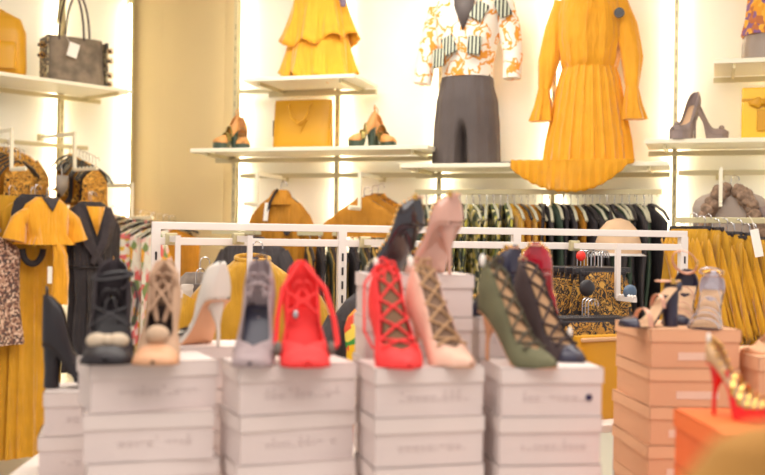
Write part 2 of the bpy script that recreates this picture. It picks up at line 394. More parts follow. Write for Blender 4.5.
# ------------------------------------------------------------------ shoe builder
def shoe(label, loc, head, m, L=.19, hh=.10, pf=0, heel='stiletto', upper=((0,1),), close=.62, hts=None, toe='point', msole=None, mheel=None,
         min_=None, laces=None, mlace=None, bow=None, lean=.15, tongue=None, bands=(), strap=None, studs=None, cap=None, pom=None, tagp=None, name='high_heel_shoe',
         cat='shoe', grp=None, wscale=1.0, mtoe=None, extra=None, tb=.38, back_tab=None, cover=None, roll=0):
    t = thing(name, label, cat, loc, head, grp)
    X = lambda s: (s-.5)*L
    def zs(s): return pf+hh*(1-sm((s-.05)/.62))+.004*max(0, (s-.85)/.15)
    def w(s):
        if toe == 'point': p = [(0,.012),(.04,.022),(.12,.027),(.35,.026),(.68,.038),(.85,.027),(.97,.009),(1,.003)]
        elif toe == 'round': p = [(0,.012),(.04,.024),(.12,.029),(.35,.028),(.68,.040),(.86,.038),(.95,.028),(.99,.012),(1,.003)]
        return curve(p, s)*wscale
    ln = lambda s: min(.9, lean+tb*(1-sm(s/.22)))
    hts = hts or [(0,.058),(.15,.052),(.4,.034),(.6,.036),(.75,.034),(.92,.022),(1,.010)]
    NU = 9
    def top(s, side):  # point on the top line
        return Vector((X(s), side*w(s)*(1-ln(s)), zs(s)+curve(hts, s)))
    for (s0, s1) in upper:
        mb = MB(); rows = []; n = max(6, int(34*(s1-s0)))
        for i in range(n+1):
            s = s0+(s1-s0)*i/n; c = sm((s-close+.12)/.14); ww, h = w(s), curve(hts, s); row = []
            for side in (-1, 1):
                half = []
                for j in range(NU+1):
                    u = j/NU
                    ow = ww*(1-ln(s)*u*u)+.004*sin(pi*u); oz = h*u
                    cw = ww*max(0, cos(u*pi/2))**.75; cz = h*sin(u*pi/2)
                    half.append((X(s), side*lerp(ow, cw, c), zs(s)+lerp(oz, cz, c)))
                row += half if side < 0 else half[::-1]
            rows.append(row)
        W2 = 2*(NU+1); mb.v += [p for r in rows for p in r]
        for i in range(n):
            s = s0+(s1-s0)*(i+.5)/n; closed = s >= close+.01
            for j in range(W2-1):
                if j == NU and not closed: continue
                a = i*W2+j; mb.f.append((a, a+1, a+W2+1, a+W2))
        if s0 == 0:   # back seam
            for j in range(NU): mb.f.append((j, j+1, W2-2-j, W2-1-j))
            if studs:
                mb.mark(M_gold)
                for (sa, sb, n_, sd) in studs:
                    for i in range(n_): mb.ball(top(lerp(sa, sb, i/max(1, n_-1)), sd)+Vector((0, sd*.002, -.002)), .0032, 7, 5)
            elif laces:
                mb.mark(mlace or m)
                for i in range(laces[2]+1):
                    for sd in (-1, 1): mb.ball(top(lerp(laces[1], laces[0], i/laces[2]), sd), .003, 8, 5)
        mb.build('upper' if s0 == 0 and s1 > .9 else 'heel_counter' if s0 == 0 else 'toe_piece', m, t, solid=.0022)
    # sole and insole
    for nm, mt, z0, z1, ws in (('sole', msole or m, -.004, 0, 1.02), ('insole', min_ or P('nude_lining', (214,176,140), .6), .0015, .0035, .93)):
        rings = []
        for i in range(31):
            s = .002+i/30*.996; ww = w(s)*ws; z = zs(s)
            lo = z+z0
            if nm == 'sole' and pf: lo = lerp(z-.004, .0, sm((s-.36)/.14)) if s > .36 else z-.004
            if nm == 'sole': lo = max(lo, 0)
            rings.append([(X(s), -ww, lo), (X(s), ww, lo), (X(s), ww, z+z1), (X(s), -ww, z+z1)])
        MB().loft(rings).build(nm, mt, t)
    # heel
    if hh > .03:
        rings = []; hz = zs(.1)-.003
        for i in range(9):
            q = i/8; zz = hz*(1-q)
            if heel == 'stiletto': a = lerp(.021, .0045, sm(q*1.7)); bb = lerp(.021, .005, sm(q*1.6)); cx = lerp(.025, .014, sm(q*1.4))
            else: a = lerp(.024, .019, sm(q*1.5)); bb = lerp(.022, .02, q); cx = lerp(.026, .022, q)
            tz = (zs(min(.3, (cx)/L))-.003 if i == 0 else zz)
            rr = []
            for j in range(12):
                an = 2*pi*j/12; xx = cx+a*cos(an)
                z_ = zs(max(0, xx/L))-.003 if i == 0 else zz
                rr.append((X(xx/L), bb*sin(an), z_))
            rings.append(rr)
        MB().loft(rings[::-1]).build('heel', mheel or m, t)
    def top(s, side):  # point on the top line
        return Vector((X(s), side*w(s)*(1-ln(s)), zs(s)+curve(hts, s)))
    def over(s, f, k=0.0):  # point above the foot, f in -1..1
        h = curve(hts, s); return Vector((X(s), f*w(s)*(1-ln(s)), zs(s)+h+k))
    if tongue:
        rings = []
        for i in range(9):
            s = lerp(tongue[0], tongue[1], i/8)
            rings.append([over(s, -.8+1.6*j/6, -.006+.004*sin(pi*j/6)) for j in range(7)])
        MB().loft(rings, False, False).build('tongue', tongue[2], t, solid=.002)
    if laces:
        s0, s1, n = laces; mb = MB()
        for i in range(n):
            sa = lerp(s1, s0, i/n); sb = lerp(s1, s0, (i+1)/n)
            for sd in (-1, 1):
                A, B = top(sa, sd), top(sb, -sd); mid = (A+B)/2+Vector((.004, 0, .005))
                mb.tube([A, mid, B], .0033, 6)
        mb.build('laces', mlace or m, t)
    if bow:
        s, sz = bow; c = over(s, 0, .006); mb = MB()
        for sd in (-1, 1):
            mb.tube([c+Vector((.002+.010*sin(2*pi*i/12), sd*sz*(.5-.5*cos(2*pi*i/12)), -sz*.35*(.5-.5*cos(2*pi*i/12))+.018*sin(2*pi*i/12))) for i in range(13)], .0028, 6)
            mb.tube([c, c+Vector((.012, sd*sz*.5, -sz*.6)), c+Vector((.02, sd*sz*.6, -sz*1.5))], .0026, 6)
        mb.build('bow', mlace or m, t)
    for (s, wd, hb) in bands:
        mb = MB(); rings = []
        for i in range(13):
            a = pi*i/12; y = w(s)*1.0*cos(a); z = zs(s)+hb*sin(a)
            rings.append([(X(s)-wd/2, y*1.03, z), (X(s)+wd/2, y*1.03, z), (X(s)+wd/2, y*1.03, z+.002), (X(s)-wd/2, y*1.03, z+.002)])
        mb.loft(rings).build('foot_band', mlace or m, t)
    if strap:
        cx, cz, r, tk, tilt = strap
        mb = MB().tube([(cx+r*cos(a)*1.05, r*sin(a)*.95, cz+tilt*cos(a)) for a in [2*pi*i/20 for i in range(20)]], tk, 6, closed=True, ry=.0022)
        s_ = mb.build('ankle_strap', mlace or m, t)
        MB().box((cx, r*.95+.002, cz), (.014, .004, .014)).build('buckle', M_gold, s_, bevel=.001)
    if cap:
        s, mt, sc = cap; mb = MB(); rings = []
        for i in range(12):
            q = lerp(s, .998, i/11); rings.append([(X(q)+ (.002 if i == 11 else 0), y*w(q)*1.05, zs(q)+curve(hts, q)*1.06*z) for y, z in [(cos(a), sin(a)**.9 if sin(a) > 0 else 0) for a in [pi*j/10 for j in range(11)]]])
        mb.loft(rings, False, False).build('toe_cap', mt, t, solid=.002)
    if pom:
        s, r, mt = pom; c = over(s, 0, r*.55); MB().ball(c, (r, r*1.15, r*.9), 18, 12).build('pompom', mt, t)
    if tagp:
        s, sd, r = tagp; c = top(s, sd)+Vector((0, sd*r*.8, r*.4)); MB().ball(c, (r*.45, r*.6, r*1.1)).build('white_security_tag', M_tagw, t)
    if back_tab:
        h, mt = back_tab; c = Vector((X(.03), 0, zs(0)+curve(hts, 0)))
        MB().tube([c+Vector((.004, sd*.010, -.004)) if k == 0 else c+Vector((.004, sd*.012, h*.6)) if k == 1 else c+Vector((.002, 0, h)) for sd in (-1, ) for k in range(3)]+[c+Vector((.004, .012, h*.6)), c+Vector((.004, .010, -.004))], .003, 6).build('pull_loop', mt, t)
    if cover:
        # side collar wings of an ankle bootie
        h0, h1, s0, s1 = cover
        for sd in (-1, 1):
            rings = []
            for i in range(9):
                s = lerp(s0, s1, i/8); k = sin(pi*(i/8))**.6
                rings.append([over(s, sd*(1-.25*j/4), lerp(-.004, lerp(h0, h1, i/8)*k, j/4)) for j in range(5)])
            MB().loft(rings, False, False).build('collar', m, t, solid=.0025)
    if extra: extra(t, X, zs, w, top, over)
    return t

# ------------------------------------------------------------------ shoe boxes
def shoebox(label, X0, Y0, th, w, d, h, z, mbody, mlid, grp, marks=True, sticker=None, dot=False, jit=0):
    """front left bottom corner at X0,Y0; th turns it"""
    th = th+jit; c = Vector((X0, Y0, z))+Vector((cos(th)*w/2-sin(th)*d/2, sin(th)*w/2+cos(th)*d/2, 0))
    t = thing('shoe_box', label, 'shoe box', c, th, grp)
    hl = h*.32; g = .0025
    bd = MB().box((0, 0, (h-.004)/2), (w-2*g-.002, d-2*g-.002, h-.004)).mark(M_print)
    lid = MB(); lid.box((0, 0, h-.001), (w, d, .002))
    for s in (-1, 1):
        lid.box((0, s*(d/2-.001), h-hl/2), (w, .002, hl)); lid.box((s*(w/2-.001), 0, h-hl/2), (.002, d, hl))
    lid.build('lid', mlid, t, smooth=False)
    if marks:
        mb = bd; rnd = random.Random(int(X0*1000)+int(z*100)); x = -w*.28
        while x < w*.32:
            l = rnd.uniform(.006, .016)
            if rnd.random() < .8: mb.box((x+l/2, -d/2+g, h*.40), (l, .0012, .0025))
            if rnd.random() < .75: mb.box((x+l/2, -d/2+g, h*.33), (l*.8, .0012, .002))
            if rnd.random() < .25: mb.box((x+l/2, -d/2+g, h*.49), (.004, .0012, .006))
            x += l+.004
    bd.build('box_body', mbody, t, smooth=False)
    if sticker: MB().box((sticker[0]*w, -d/2+g, h*.3), (sticker[1], .0012, h*.2)).build('pale_sticker', M_sticker, t, smooth=False)
    if dot:
        mb = MB().tube([(w*.36, -d/2+g+.001, h*.38), (w*.36, -d/2+g-.0015, h*.38)], .0075, 16); mb.build('dark_round_sticker', P('navy_dot', (50, 40, 80), .5), t)
    return t
ORD = ['top', 'second', 'third', 'fourth', 'fifth']
def stack(pxl, py, Yc, thd, w, d, h, ztop, n, where, grp, mb_=M_cardw, ml=M_cardw2, seed=0, jit=.03, offs=None, **kw):
    p = W(pxl, py, Yc); rnd = random.Random(seed); dot = kw.pop('dot', False)
    for i in range(n):
        z = ztop-h*(i+1); j = rnd.uniform(-jit, jit) if i else 0; ox = rnd.uniform(-.004, .004) if i else 0
        if offs and i < len(offs): ox += offs[i][0]; j += offs[i][1]
        ww = kw.get('sticker')
        shoebox('%s, %s of its stack' % (where, ORD[i]) if n > 1 else where, p.x+ox, p.y, R(thd), w, d, h-.0008, z, mb_, ml, grp, jit=j, dot=dot and i == 0, marks=kw.get('marks', True), sticker=ww)
    return p
ZT = 1.072
# table carrying the boxes
tb = thing('display_table', 'white display table under the shoe box stacks', 'table', (-.19, 2.46, 0), R(3))
MB().box((0, 0, ZT-.3355), (1.44, .84, .035)).build('tabletop', M_white, tb, smooth=False, bevel=.003)
for sx in (-1, 1):
    for sy in (-1, 1): MB().box((sx*.66, sy*.36, (ZT-.353)/2), (.05, .05, ZT-.353)).build('leg', M_white, tb, smooth=False)
HB = .106
G1 = 'white shoe boxes stacked on the table'
stack(90, 364, 2.12, 26, .28, .17, HB, ZT, 3, 'white shoe box under the black bow shoe', G1, seed=1, offs=[(0,0),(-.018,-.16),(0,-.14)])
stack(239, 362, 2.12, 22, .268, .17, HB, ZT, 3, 'white shoe box under the grey and red laced shoes', G1, seed=2, offs=[(0,0),(.0,.02),(0,.0)])
stack(375, 365, 2.12, 16, .25, .17, HB, ZT, 3, 'white shoe box under the red and nude laced shoes', G1, seed=3, offs=[(0,0),(.0,0),(.0,0)])
stack(501, 363, 2.16, 8, .232, .17, HB, ZT, 3, 'white shoe box under the green laced shoe', G1, seed=4, dot=True, offs=[(0,0),(-.0,.0),(0,.0)])
# rear row
HR = .102
stack(43, 388, 2.40, 14, .25, .17, HB, (ZT-.318)+HB*2, 2, 'low white shoe box under the black block heel shoe', G1, seed=5, offs=[(0,0),(-.014,0)])
stack(168, 348, 2.46, 14, .26, .17, HB, ZT, 3, 'rear white shoe box under the silver white shoe', G1, seed=6)
stack(366, 270, 2.36, 10, .265, .17, HR, (ZT-.318)+HR*5, 5, 'rear white shoe box under the black and nude pumps', G1, seed=7, jit=.012)
stack(479, 312, 2.48, 10, .17, .17, HR*.98, (ZT-.318)+HR*.98*4, 4, 'rear white shoe box under the studded navy and red shoes', G1, seed=8, jit=.01)
# peach and orange
G2 = 'peach shoe boxes stacked at the right'
M_peachl2 = M_peachlid
pp = W(651, 329, 2.52)
zp = pp.z
HP = .098
nP = 5
for i in range(nP):
    shoebox('peach shoe box under the strappy heels, %s of its stack' % ORD[i], pp.x-.004*(i % 2), pp.y, R(4+(0, -1.5, 1, 0, 0)[i]), .235, .30, HP-.0008, zp-HP*(i+1), M_peach, M_peachl2, G2, marks=False, sticker=(.04 if i < 2 else -.2, .11 if i < 2 else .04))

zt2 = zp-5*HP
tb2 = thing('display_table', 'low white display table under the peach and orange boxes', 'table', (.95, 2.37, 0), R(2))
MB().box((0, 0, zt2-.015), (.72, 1.08, .03)).build('tabletop', M_white, tb2, smooth=False, bevel=.003)
for sx in (-1, 1):
    for sy in (-1, 1): MB().box((sx*.32, sy*.48, (zt2-.03)/2), (.05, .05, zt2-.03)).build('leg', M_white, tb2, smooth=False)
p3 = W(748, 357, 2.48); h3 = (p3.z-zt2)/4
for i in range(4):
    shoebox('peach shoe box under the small gold shoe at the right edge, %s of its stack' % ORD[i], p3.x+.026, p3.y, R(4), .235, .28, h3-.0008, p3.z-h3*(i+1), M_peach, M_peachl2, G2, marks=False)
p4 = W(672, 407, 2.16); h4 = (p4.z-zt2)/3
for i in range(3):
    shoebox('orange shoe box under the gold red soled sandal, %s of its stack' % ORD[i], p4.x+.01+.003*i, p4.y-.29, R(2), .26, .28, h4-.0008, p4.z-h4*(i+1), M_orange, P('orange_card_lid', (246,120,54), .7), 'orange shoe boxes stacked at the right corner', marks=False)
# ------------------------------------------------------------------ the shoes in front
def put(px, Y, z):
    u, _ = ray(px, 300); return Vector((u*Y, Y, z))
HI = [(0,.10),(.25,.105),(.45,.072),(.62,.046),(.8,.036),(.94,.022),(1,.012)]
BOOT = [(0,.108),(.22,.112),(.4,.085),(.62,.050),(.78,.036),(.93,.020),(1,.009)]
m_tan = P('tan_suede', (196, 160, 132), .85, bump=.3, bs=400, var=.08, vs=15)
m_tanl = P('peach_tan_leather', (226, 170, 130), .5)
m_cream = P('cream_satin', (216, 196, 170), .5, var=.06, vs=40)
m_silver = P('pearl_white_patent', (226, 218, 208), .2, coat=.6)
m_mauve = P('mauve_grey_suede', (168, 150, 152), .85, bump=.3, bs=400, var=.07, vs=15)
m_navy = P('navy_leather', (44, 42, 66), .4, coat=.3)
m_red = P('coral_red_suede', (246, 62, 62), .75, bump=.25, bs=400, var=.05, vs=15)
m_nude = P('nude_blush_suede', (234, 190, 168), .8, bump=.2, bs=400, var=.04, vs=15)
m_nudep = P('nude_patent', (216, 166, 148), .15, coat=.8)
m_blackp = P('black_patent', (40, 34, 42), .15, coat=.8)
m_redp = P('crimson_patent', (176, 20, 44), .15, coat=.8)
m_olive = P('olive_suede', (106, 104, 78), .9, bump=.3, bs=400, var=.1, vs=15)
m_insole = P('nude_lining', (214,176,140), .6)
m_lacetan = P('tan_lace_cord', (190, 150, 112), .8)
m_brown = P('dark_brown_suede', (62, 48, 48), .85, bump=.3, bs=400, var=.15, vs=20)
m_rose = P('rose_gold_leather', (222, 170, 146), .35, .3)
m_silvl = P('silver_leather', (214, 206, 214), .25, .5)
m_redsole = P('red_sole', (226, 36, 40), .35)


def blackbow(t, X, zs, w, top, over):
    MB().ball(over(.70, -.45, .004), (.014, .024, .017), 18, 10).ball(over(.70, .45, .004), (.014, .024, .017), 18, 10).ball(over(.73, 0, .008), (.014, .012, .014), 12, 8).build('cream_bow', m_cream, t)
    MB().tube([over(.18+.02*sin(a), .9*cos(a)*1.5, -.012+.006*cos(a)) for a in [2*pi*i/20 for i in range(20)]], .005, 6, closed=True).build('collar_binding', M_blackl, t)
    MB().tube([over(.28, .6, -.01), over(.3, 1.4, .012), over(.34, 1.7, -.012), over(.42, 1.4, -.03), over(.45, .4, -.01)], .005, 6).build('side_loop', M_blacks, t)
shoe('tall black suede high heel with a cream bow, leftmost on the front white boxes', put(110, 2.20, ZT), R(-80), M_blacks, L=.19, hh=.105, hts=[(0,.116),(.08,.112),(.28,.09),(.5,.060),(.64,.046),(.8,.036),(.94,.024),(1,.012)], toe='round', wscale=1.38,
     close=.64, lean=.12, tb=.6, min_=M_blackl, laces=(.40, .52, 1), mlace=M_blackl, bow=(.36, .02), cap=(.80, M_blackl, 1), extra=blackbow)
shoe('tan suede high heel with a fluffy pompom and peach toe cap', put(160, 2.20, ZT), R(-86), m_tan, L=.19, hh=.112, hts=BOOT, toe='round', wscale=1.2,
     close=.68, lean=.30, tb=.6, laces=(.30, .46, 1), mlace=m_tan, bow=(.30, .030), pom=(.66, .023, P('beige_fluff', (206, 176, 148), .95, bump=.8, bs=200)), cap=(.72, m_tanl, 1), min_=m_brown,
     extra=lambda t, X, zs, w, top, over: [limb(MB(), [over(.16, s*.2, .0), over(.2, s*1.1, -.02), over(.3, s*.9, -.045), over(.42, s*.3, -.04)], [.008, .012, .012, .006], n=10).build('suede_tie', m_tan, t) for s in (-1, 1)])
shoe('pearl white slashed ankle bootie seen from behind, on the rear white box', put(201, 2.54, ZT), R(140), m_silver, L=.165, hh=.118, hts=[(0,.095),(.12,.088),(.3,.062),(.5,.045),(.62,.042),(.8,.034),(1,.010)],
     close=.45, msole=m_tanl, lean=.1, tb=.55, wscale=1.3, mheel=m_silver, toe='round',
     extra=lambda t, X, zs, w, top, over: [MB().box((X(s), w(s)*.93, zs(s)+h_+.004), (.022, .014, .005), ry=.3).build('dark_slash', M_blackl, t) for s, h_ in ((.56, .028), (.64, .022), (.73, .018), (.82, .012))])
shoe('mauve grey suede high heel with round bow laces', put(256, 2.20, ZT), R(-90), m_mauve, L=.185, hh=.115, hts=BOOT, toe='round', wscale=1.12,
     close=.72, lean=.22, tb=.5, laces=(.28, .36, 1), mlace=m_mauve, bow=(.30, .026), min_=m_navy, back_tab=(.014, m_navy),
     extra=lambda t, X, zs, w, top, over: MB().tube([over(.34+.03*cos(a), .85*sin(a)*1.0, .008+.022*cos(a)) for a in [2*pi*i/20 for i in range(20)]], .0045, 6, closed=True).build('round_bow_loop', m_mauve, t))
def wings(t, X, zs, w, top, over):
    for s, k in ((-1, .55), (1, 1.0)):
        limb(MB(), [over(.10, s*.3, .002), over(.22, s*(1.0+.6*k), -.012), over(.36, s*(1.2+1.0*k), -.03), over(.50, s*(1.1+.9*k), -.035), over(.66, s*1.1, -.03)], [.007, .008, .008, .008, .007], n=10, amp=.02).build('wing_loop', m_red, t)
    for s in (-1, 1): MB().ball((X(.66), s*w(.66)*1.12, .035), (.012, .009, .016)).build('grey_side_tuft', P('moss_grey', (120, 112, 104), .9), t)
    MB().ball(over(.36, -.5, -.02), (.006, .008, .012)).build('silver_clasp', M_chrome, t)
shoe('coral red suede high heel with wide side wings', put(304, 2.20, ZT), R(-80), m_red, L=.19, hh=.112, hts=[(0,.112),(.12,.10),(.26,.075),(.45,.06),(.62,.05),(.8,.038),(1,.012)], toe='round', wscale=1.3,
     close=.72, lean=.12, tb=.55, laces=(.28, .40, 1), mlace=m_red, bow=(.26, .022), min_=m_red, cap=(.76, m_red, 1), extra=wings)
shoe('coral red caged lace up high heel beside the nude one', put(395, 2.20, ZT), R(-72), m_red, L=.20, hh=.108, hts=BOOT, wscale=1.35,
     close=.76, lean=.22, tb=.6, laces=(.14, .70, 5), mlace=m_red, tagp=(.06, -1, .010), tongue=(.14, .72, P('olive_brown_lining', (128, 96, 70), .8)), msole=m_red, min_=m_red, back_tab=(.016, m_red), bow=(.2, .02),
     extra=lambda t, X, zs, w, top, over: MB().tube([over(.1, -1), over(.2, -1.9, -.03), over(.3, -2.1, -.10), over(.42, -1.5, -.09)], .003, 6).build('dangling_lace', m_red, t))
shoe('nude blush lace up high heel beside the coral red one', put(442, 2.235, ZT), R(-55), m_nude, L=.21, hh=.108, hts=BOOT, wscale=1.3,
     close=.74, lean=.22, tb=.55, laces=(.10, .68, 6), mlace=m_lacetan, tagp=(.08, -1, .014), tongue=(.10, .70, P('warm_brown_lining', (136, 108, 88), .8)), min_=m_insole, back_tab=(.018, m_lacetan), msole=m_tanl, bow=(.16, .018))
shoe('olive green suede lace up stiletto on the rightmost front white box', put(519, 2.23, ZT), R(-45), m_olive, L=.205, hh=.115, hts=BOOT, wscale=1.28,
     close=.76, lean=.22, tb=.5, laces=(.06, .72, 7), mlace=P('dark_olive_cord', (80, 72, 56), .8), tagp=(.08, -1, .014), tongue=(.04, .76, m_lacetan), min_=m_insole, msole=m_tanl, mheel=m_tanl, back_tab=(.014, m_lacetan), bow=(.16, .02))
shoe('dark brown caged lace up stiletto behind the olive green one', put(551, 2.35, ZT), R(-50), m_brown, L=.20, hh=.115, hts=BOOT, wscale=1.28,
     close=.78, lean=.22, tb=.5, laces=(.06, .74, 6), mlace=m_brown, tagp=(.6, 1, .012), tongue=(.04, .78, m_lacetan), min_=m_insole, msole=m_navy, cap=(.8, m_navy, 1), back_tab=(.014, m_lacetan))
PUMP = [(0,.072),(.12,.062),(.4,.04),(.6,.042),(.75,.036),(.92,.022),(1,.010)]
PS = [(.03, .55, 13, -1), (.03, .55, 13, 1)]
shoe('black patent studded pump seen from behind, on the tall rear white box', put(392, 2.47, (ZT-.318)+HR*5), R(138), m_blackp, L=.16, hh=.115, hts=PUMP, wscale=1.45, studs=PS, lean=.05, tb=.6,
     strap=(-.082, .185, .012, .003, 0), mlace=m_rose, msole=P('dark_sole', (60,40,46), .3, coat=.5))
shoe('nude patent studded pump seen from behind, beside the black pump', put(431, 2.43, (ZT-.318)+HR*5), R(128), m_nudep, L=.16, hh=.122, hts=PUMP, wscale=1.5, studs=PS, lean=.05, tb=.6,
     strap=(-.080, .19, .014, .003, 0), mlace=m_rose, msole=m_nudep)
zr = (ZT-.318)+HR*.98*4
shoe('navy leather studded heel on the rear white box, half behind the olive shoe', put(489, 2.555, zr), R(130), m_navy, L=.18, hh=.11, hts=PUMP, wscale=1.3, studs=PS, lean=.1, tb=.55,
     strap=(-.075, .175, .018, .003, 0), mlace=m_rose)
shoe('crimson patent studded heel on the rear white box', put(538, 2.60, zr), R(76), m_redp, L=.17, hh=.118, hts=PUMP, wscale=1.35, studs=PS, lean=.1, tb=.55,
     strap=(-.075, .182, .018, .003, 0), mlace=m_rose, msole=m_redp)
shoe('navy open toe sandal with a block heel on the peach boxes', put(650, 2.60, zp), R(-165), m_navy, L=.165, hh=.098, heel='block', upper=((0,.14),(.80,1)), toe='round', wscale=1.05, close=.5,
     hts=[(0,.022),(.14,.02),(.8,.026),(.95,.018),(1,.008)], bands=[(.62,.014,.045),(.36,.012,.034)], mlace=m_rose, strap=(-.05, .118, .028, .004, 0), min_=m_insole, studs=[(.02,.12,4,1)])
shoe('navy and rose strappy sandal standing close behind the block heel sandal', put(681, 2.72, zp), R(-120), m_navy, L=.16, hh=.095, upper=((0,.16),(.8,1)), toe='round', close=.5,
     hts=[(0,.05),(.14,.045),(.8,.026),(.95,.018),(1,.008)], bands=[(.68,.012,.04),(.5,.01,.04),(.3,.01,.036)], mlace=m_rose, strap=(-.035, .165, .034, .0045, .032), min_=m_insole)
shoe('silver strappy sandal with stacked bands at the right of the peach boxes', put(708, 2.60, zp), R(-118), m_silvl, L=.16, hh=.09, upper=((0,.16),), toe='round', close=.5,
     hts=[(0,.055),(.16,.05),(1,.02)], bands=[(.86,.022,.026),(.72,.012,.04),(.58,.012,.046),(.44,.012,.05),(.30,.012,.052)], mlace=m_silvl, min_=m_insole, msole=m_navy,
     strap=(-.04, .142, .03, .004, .012), studs=[(.02,.15,5,1),(.02,.15,5,-1)])
shoe('gold caged sandal with red platform sole on the orange box', put(741, 2.05, p4.z), R(-32), P('champagne_leather', (204, 164, 122), .35, .2), L=.13, hh=.085, pf=.026, upper=((0,.34),), toe='round', wscale=1.35, close=.6,
     hts=[(0,.05),(.12,.04),(.34,.012),(.6,.02),(1,.010)], bands=[(.90,.006,.016),(.80,.006,.022),(.70,.006,.028),(.58,.008,.038),(.46,.008,.04)], mlace=M_gold, msole=m_redsole, mheel=m_redsole, min_=m_insole, tagp=(.06, -1, .010),
     studs=[(.02,.30,7,-1),(.02,.30,7,1)], extra=lambda t, X, zs, w, top, over: MB().loft([[(X(.48+.52*i/10), y*w(.48+.52*i/10), z_) for y, z_ in ((-1.04, .0), (1.04, .0), (1.04, .025), (-1.04, .025))] for i in range(11)]).build('red_platform', m_redsole, t))
shoe('small gold and tan shoe at the right edge of the photo', put(768, 2.60, p3.z), R(-150), m_tanl, L=.15, hh=.04, upper=((0,1),), toe='round', close=.6, hts=[(0,.03),(.5,.022),(1,.010)], min_=m_tan, heel='block', mheel=M_gold)
shoe('black leather bootie with a thick block heel on the low left box', put(79, 2.50, (ZT-.318)+HB*2), R(12), M_blackl, L=.17, hh=.105, heel='block', hts=[(0,.125),(.25,.12),(.45,.06),(.62,.048),(.8,.04),(1,.016)],
     toe='round', close=.5, lean=.3, wscale=1.15, min_=M_blackl, back_tab=(.02, M_blackl))

# ------------------------------------------------------------------ shoes on the wall shelves
m_gg = P('antique_gold_leather', (150, 132, 70), .3, .5)
m_grn = P('bottle_green_leather', (60, 74, 56), .35, coat=.4)
m_orng = P('amber_leather', (214, 150, 84), .5)
m_gsu = P('warm_grey_suede', (146, 130, 126), .85, bump=.3, bs=300, var=.1, vs=15)
def wshoe(px, py, o, hd, z, label, grp=None, **k):
    u, _, _ = BACK.hit(px, py, o); return shoe(label, BACK.pt(u, o, z), R(hd-18), **k)
GP = dict(L=.15, hh=.075, pf=.032, heel='block', toe='round', upper=((0,.35),(.6,1)), close=.35, hts=[(0,.095),(.35,.06),(.6,.045),(.8,.035),(1,.016)], lean=.4,
          bands=[(.5,.02,.05),(.35,.02,.06)], wscale=1.1, msole=m_grn, mheel=m_grn, mlace=m_gg, back_tab=(.03, m_orng), min_=m_orng)
for px, hd, o, lab in ((226, -125, .31, 'left gold and green platform sandal of the pair beside the beige corner'), (242, -60, .21, 'right gold and green platform sandal of the pair beside the beige corner'),
                   (362, -150, .31, 'left gold and green platform sandal of the pair near the jumpsuit'), (384, -30, .20, 'right gold and green platform sandal of the pair near the jumpsuit')):
    wshoe(px, 145, o, hd, ZM, lab, grp='gold and green platform sandals', m=m_orng, **GP)
PP_ = dict(L=.185, hh=.138, pf=.034, toe='round', hts=[(0,.07),(.2,.052),(.5,.034),(.7,.034),(.9,.03),(1,.016)], wscale=1.05, close=.64, msole=m_gsu)
wshoe(685, 135, .33, -125, ZM+.01, 'left grey suede platform pump with rosette toe', grp='grey platform pumps', m=m_gsu, pom=(.82, .014, m_gsu), **PP_)
wshoe(709, 135, .16, -8, ZM+.01, 'right grey suede platform pump with its toe pointing right', grp='grey platform pumps', m=m_gsu, pom=(.82, .014, m_gsu), **PP_)

# ------------------------------------------------------------------ bags
def bagbody(w, d, h, taper=.85, puff=.1, n=40, top=.9):
    mb = MB(); rings = []
    for i in range(13):
        q = i/12; ww = w/2*lerp(1, taper, q); dd = d/2*lerp(1, .45, q)*(1+puff*sin(pi*q)); e = .55
        if i in (0, 12): ww *= .985; dd *= .9
        rings.append([(ww*math.copysign(abs(cos(a))**e*1.0, cos(a)), dd*math.copysign(abs(sin(a))**e, sin(a)), h*q) for a in [2*pi*j/n for j in range(n)]])
    return mb.loft(rings)
# grey handbag
u, _, Yb = LEFT.hit(74, 82, .22)
gb = thing('handbag', 'grey suede handbag with side buckle straps and a white tag, on the left shelf', 'handbag', LEFT.pt(u, .22, ZL), LEFT.ang-R(12))
m_gb = P('grey_brown_suede', (128, 114, 98), .8, bump=.3, bs=200, var=.28, vs=14)
m_snake = PAT('snakeskin_print', 'cells', [(84,74,66), (190,176,140), (70,64,60), (150,130,100)], 55, .5)
bagbody(.36, .17, .30, .94, .05).build('body', m_gb, gb)
for s in (-1, 1):
    g_ = MB().box((s*.180, 0, .15), (.014, .14, .27)).build('side_gusset', m_snake, gb, bevel=.005)
    for k in range(2 if s < 0 else 4):
        zz = (.22, .16, .07, .02)[k] if s > 0 else (.21, .15)[k]
        st = MB().box((s*.20, -.03, zz+.02), (.05 if s < 0 else .03, .03, .018)).build('side_strap', m_brown, gb, bevel=.003)
        MB().tube([(s*.205+.0, -.05+.0, zz+.02)]+[(s*.205+.016*cos(a), -.05, zz+.02+.016*sin(a)) for a in [2*pi*i/12 for i in range(13)]][1:], .003, 6).build('buckle', M_gold, st)
for s in (-1, 1):
    MB().tube([(.075*cos(a)+.03*s, s*.035, .27+.30*sin(a)) for a in [pi*i/14 for i in range(15)]], .0065, 8).build('handle', m_brown, gb)
MB().tube([(-.15+.25*i/12, .0, .25+.33*sin(pi*(.5+i/24))) for i in range(0)]+[(-.12, 0, .26), (-.10, 0, .45), (-.06, 0, .62), (-.02, 0, .8)], .004, 6).build('shoulder_strap', m_brown, gb)
MB().tube([(-.075, -.045, .31), (-.05, -.075, .25)], .0015, 5).build('tag_string', M_white, gb)
MB().box((-.04, -.096, .21), (.062, .002, .085), ry=.25).build('white_tag', M_tagw, gb)
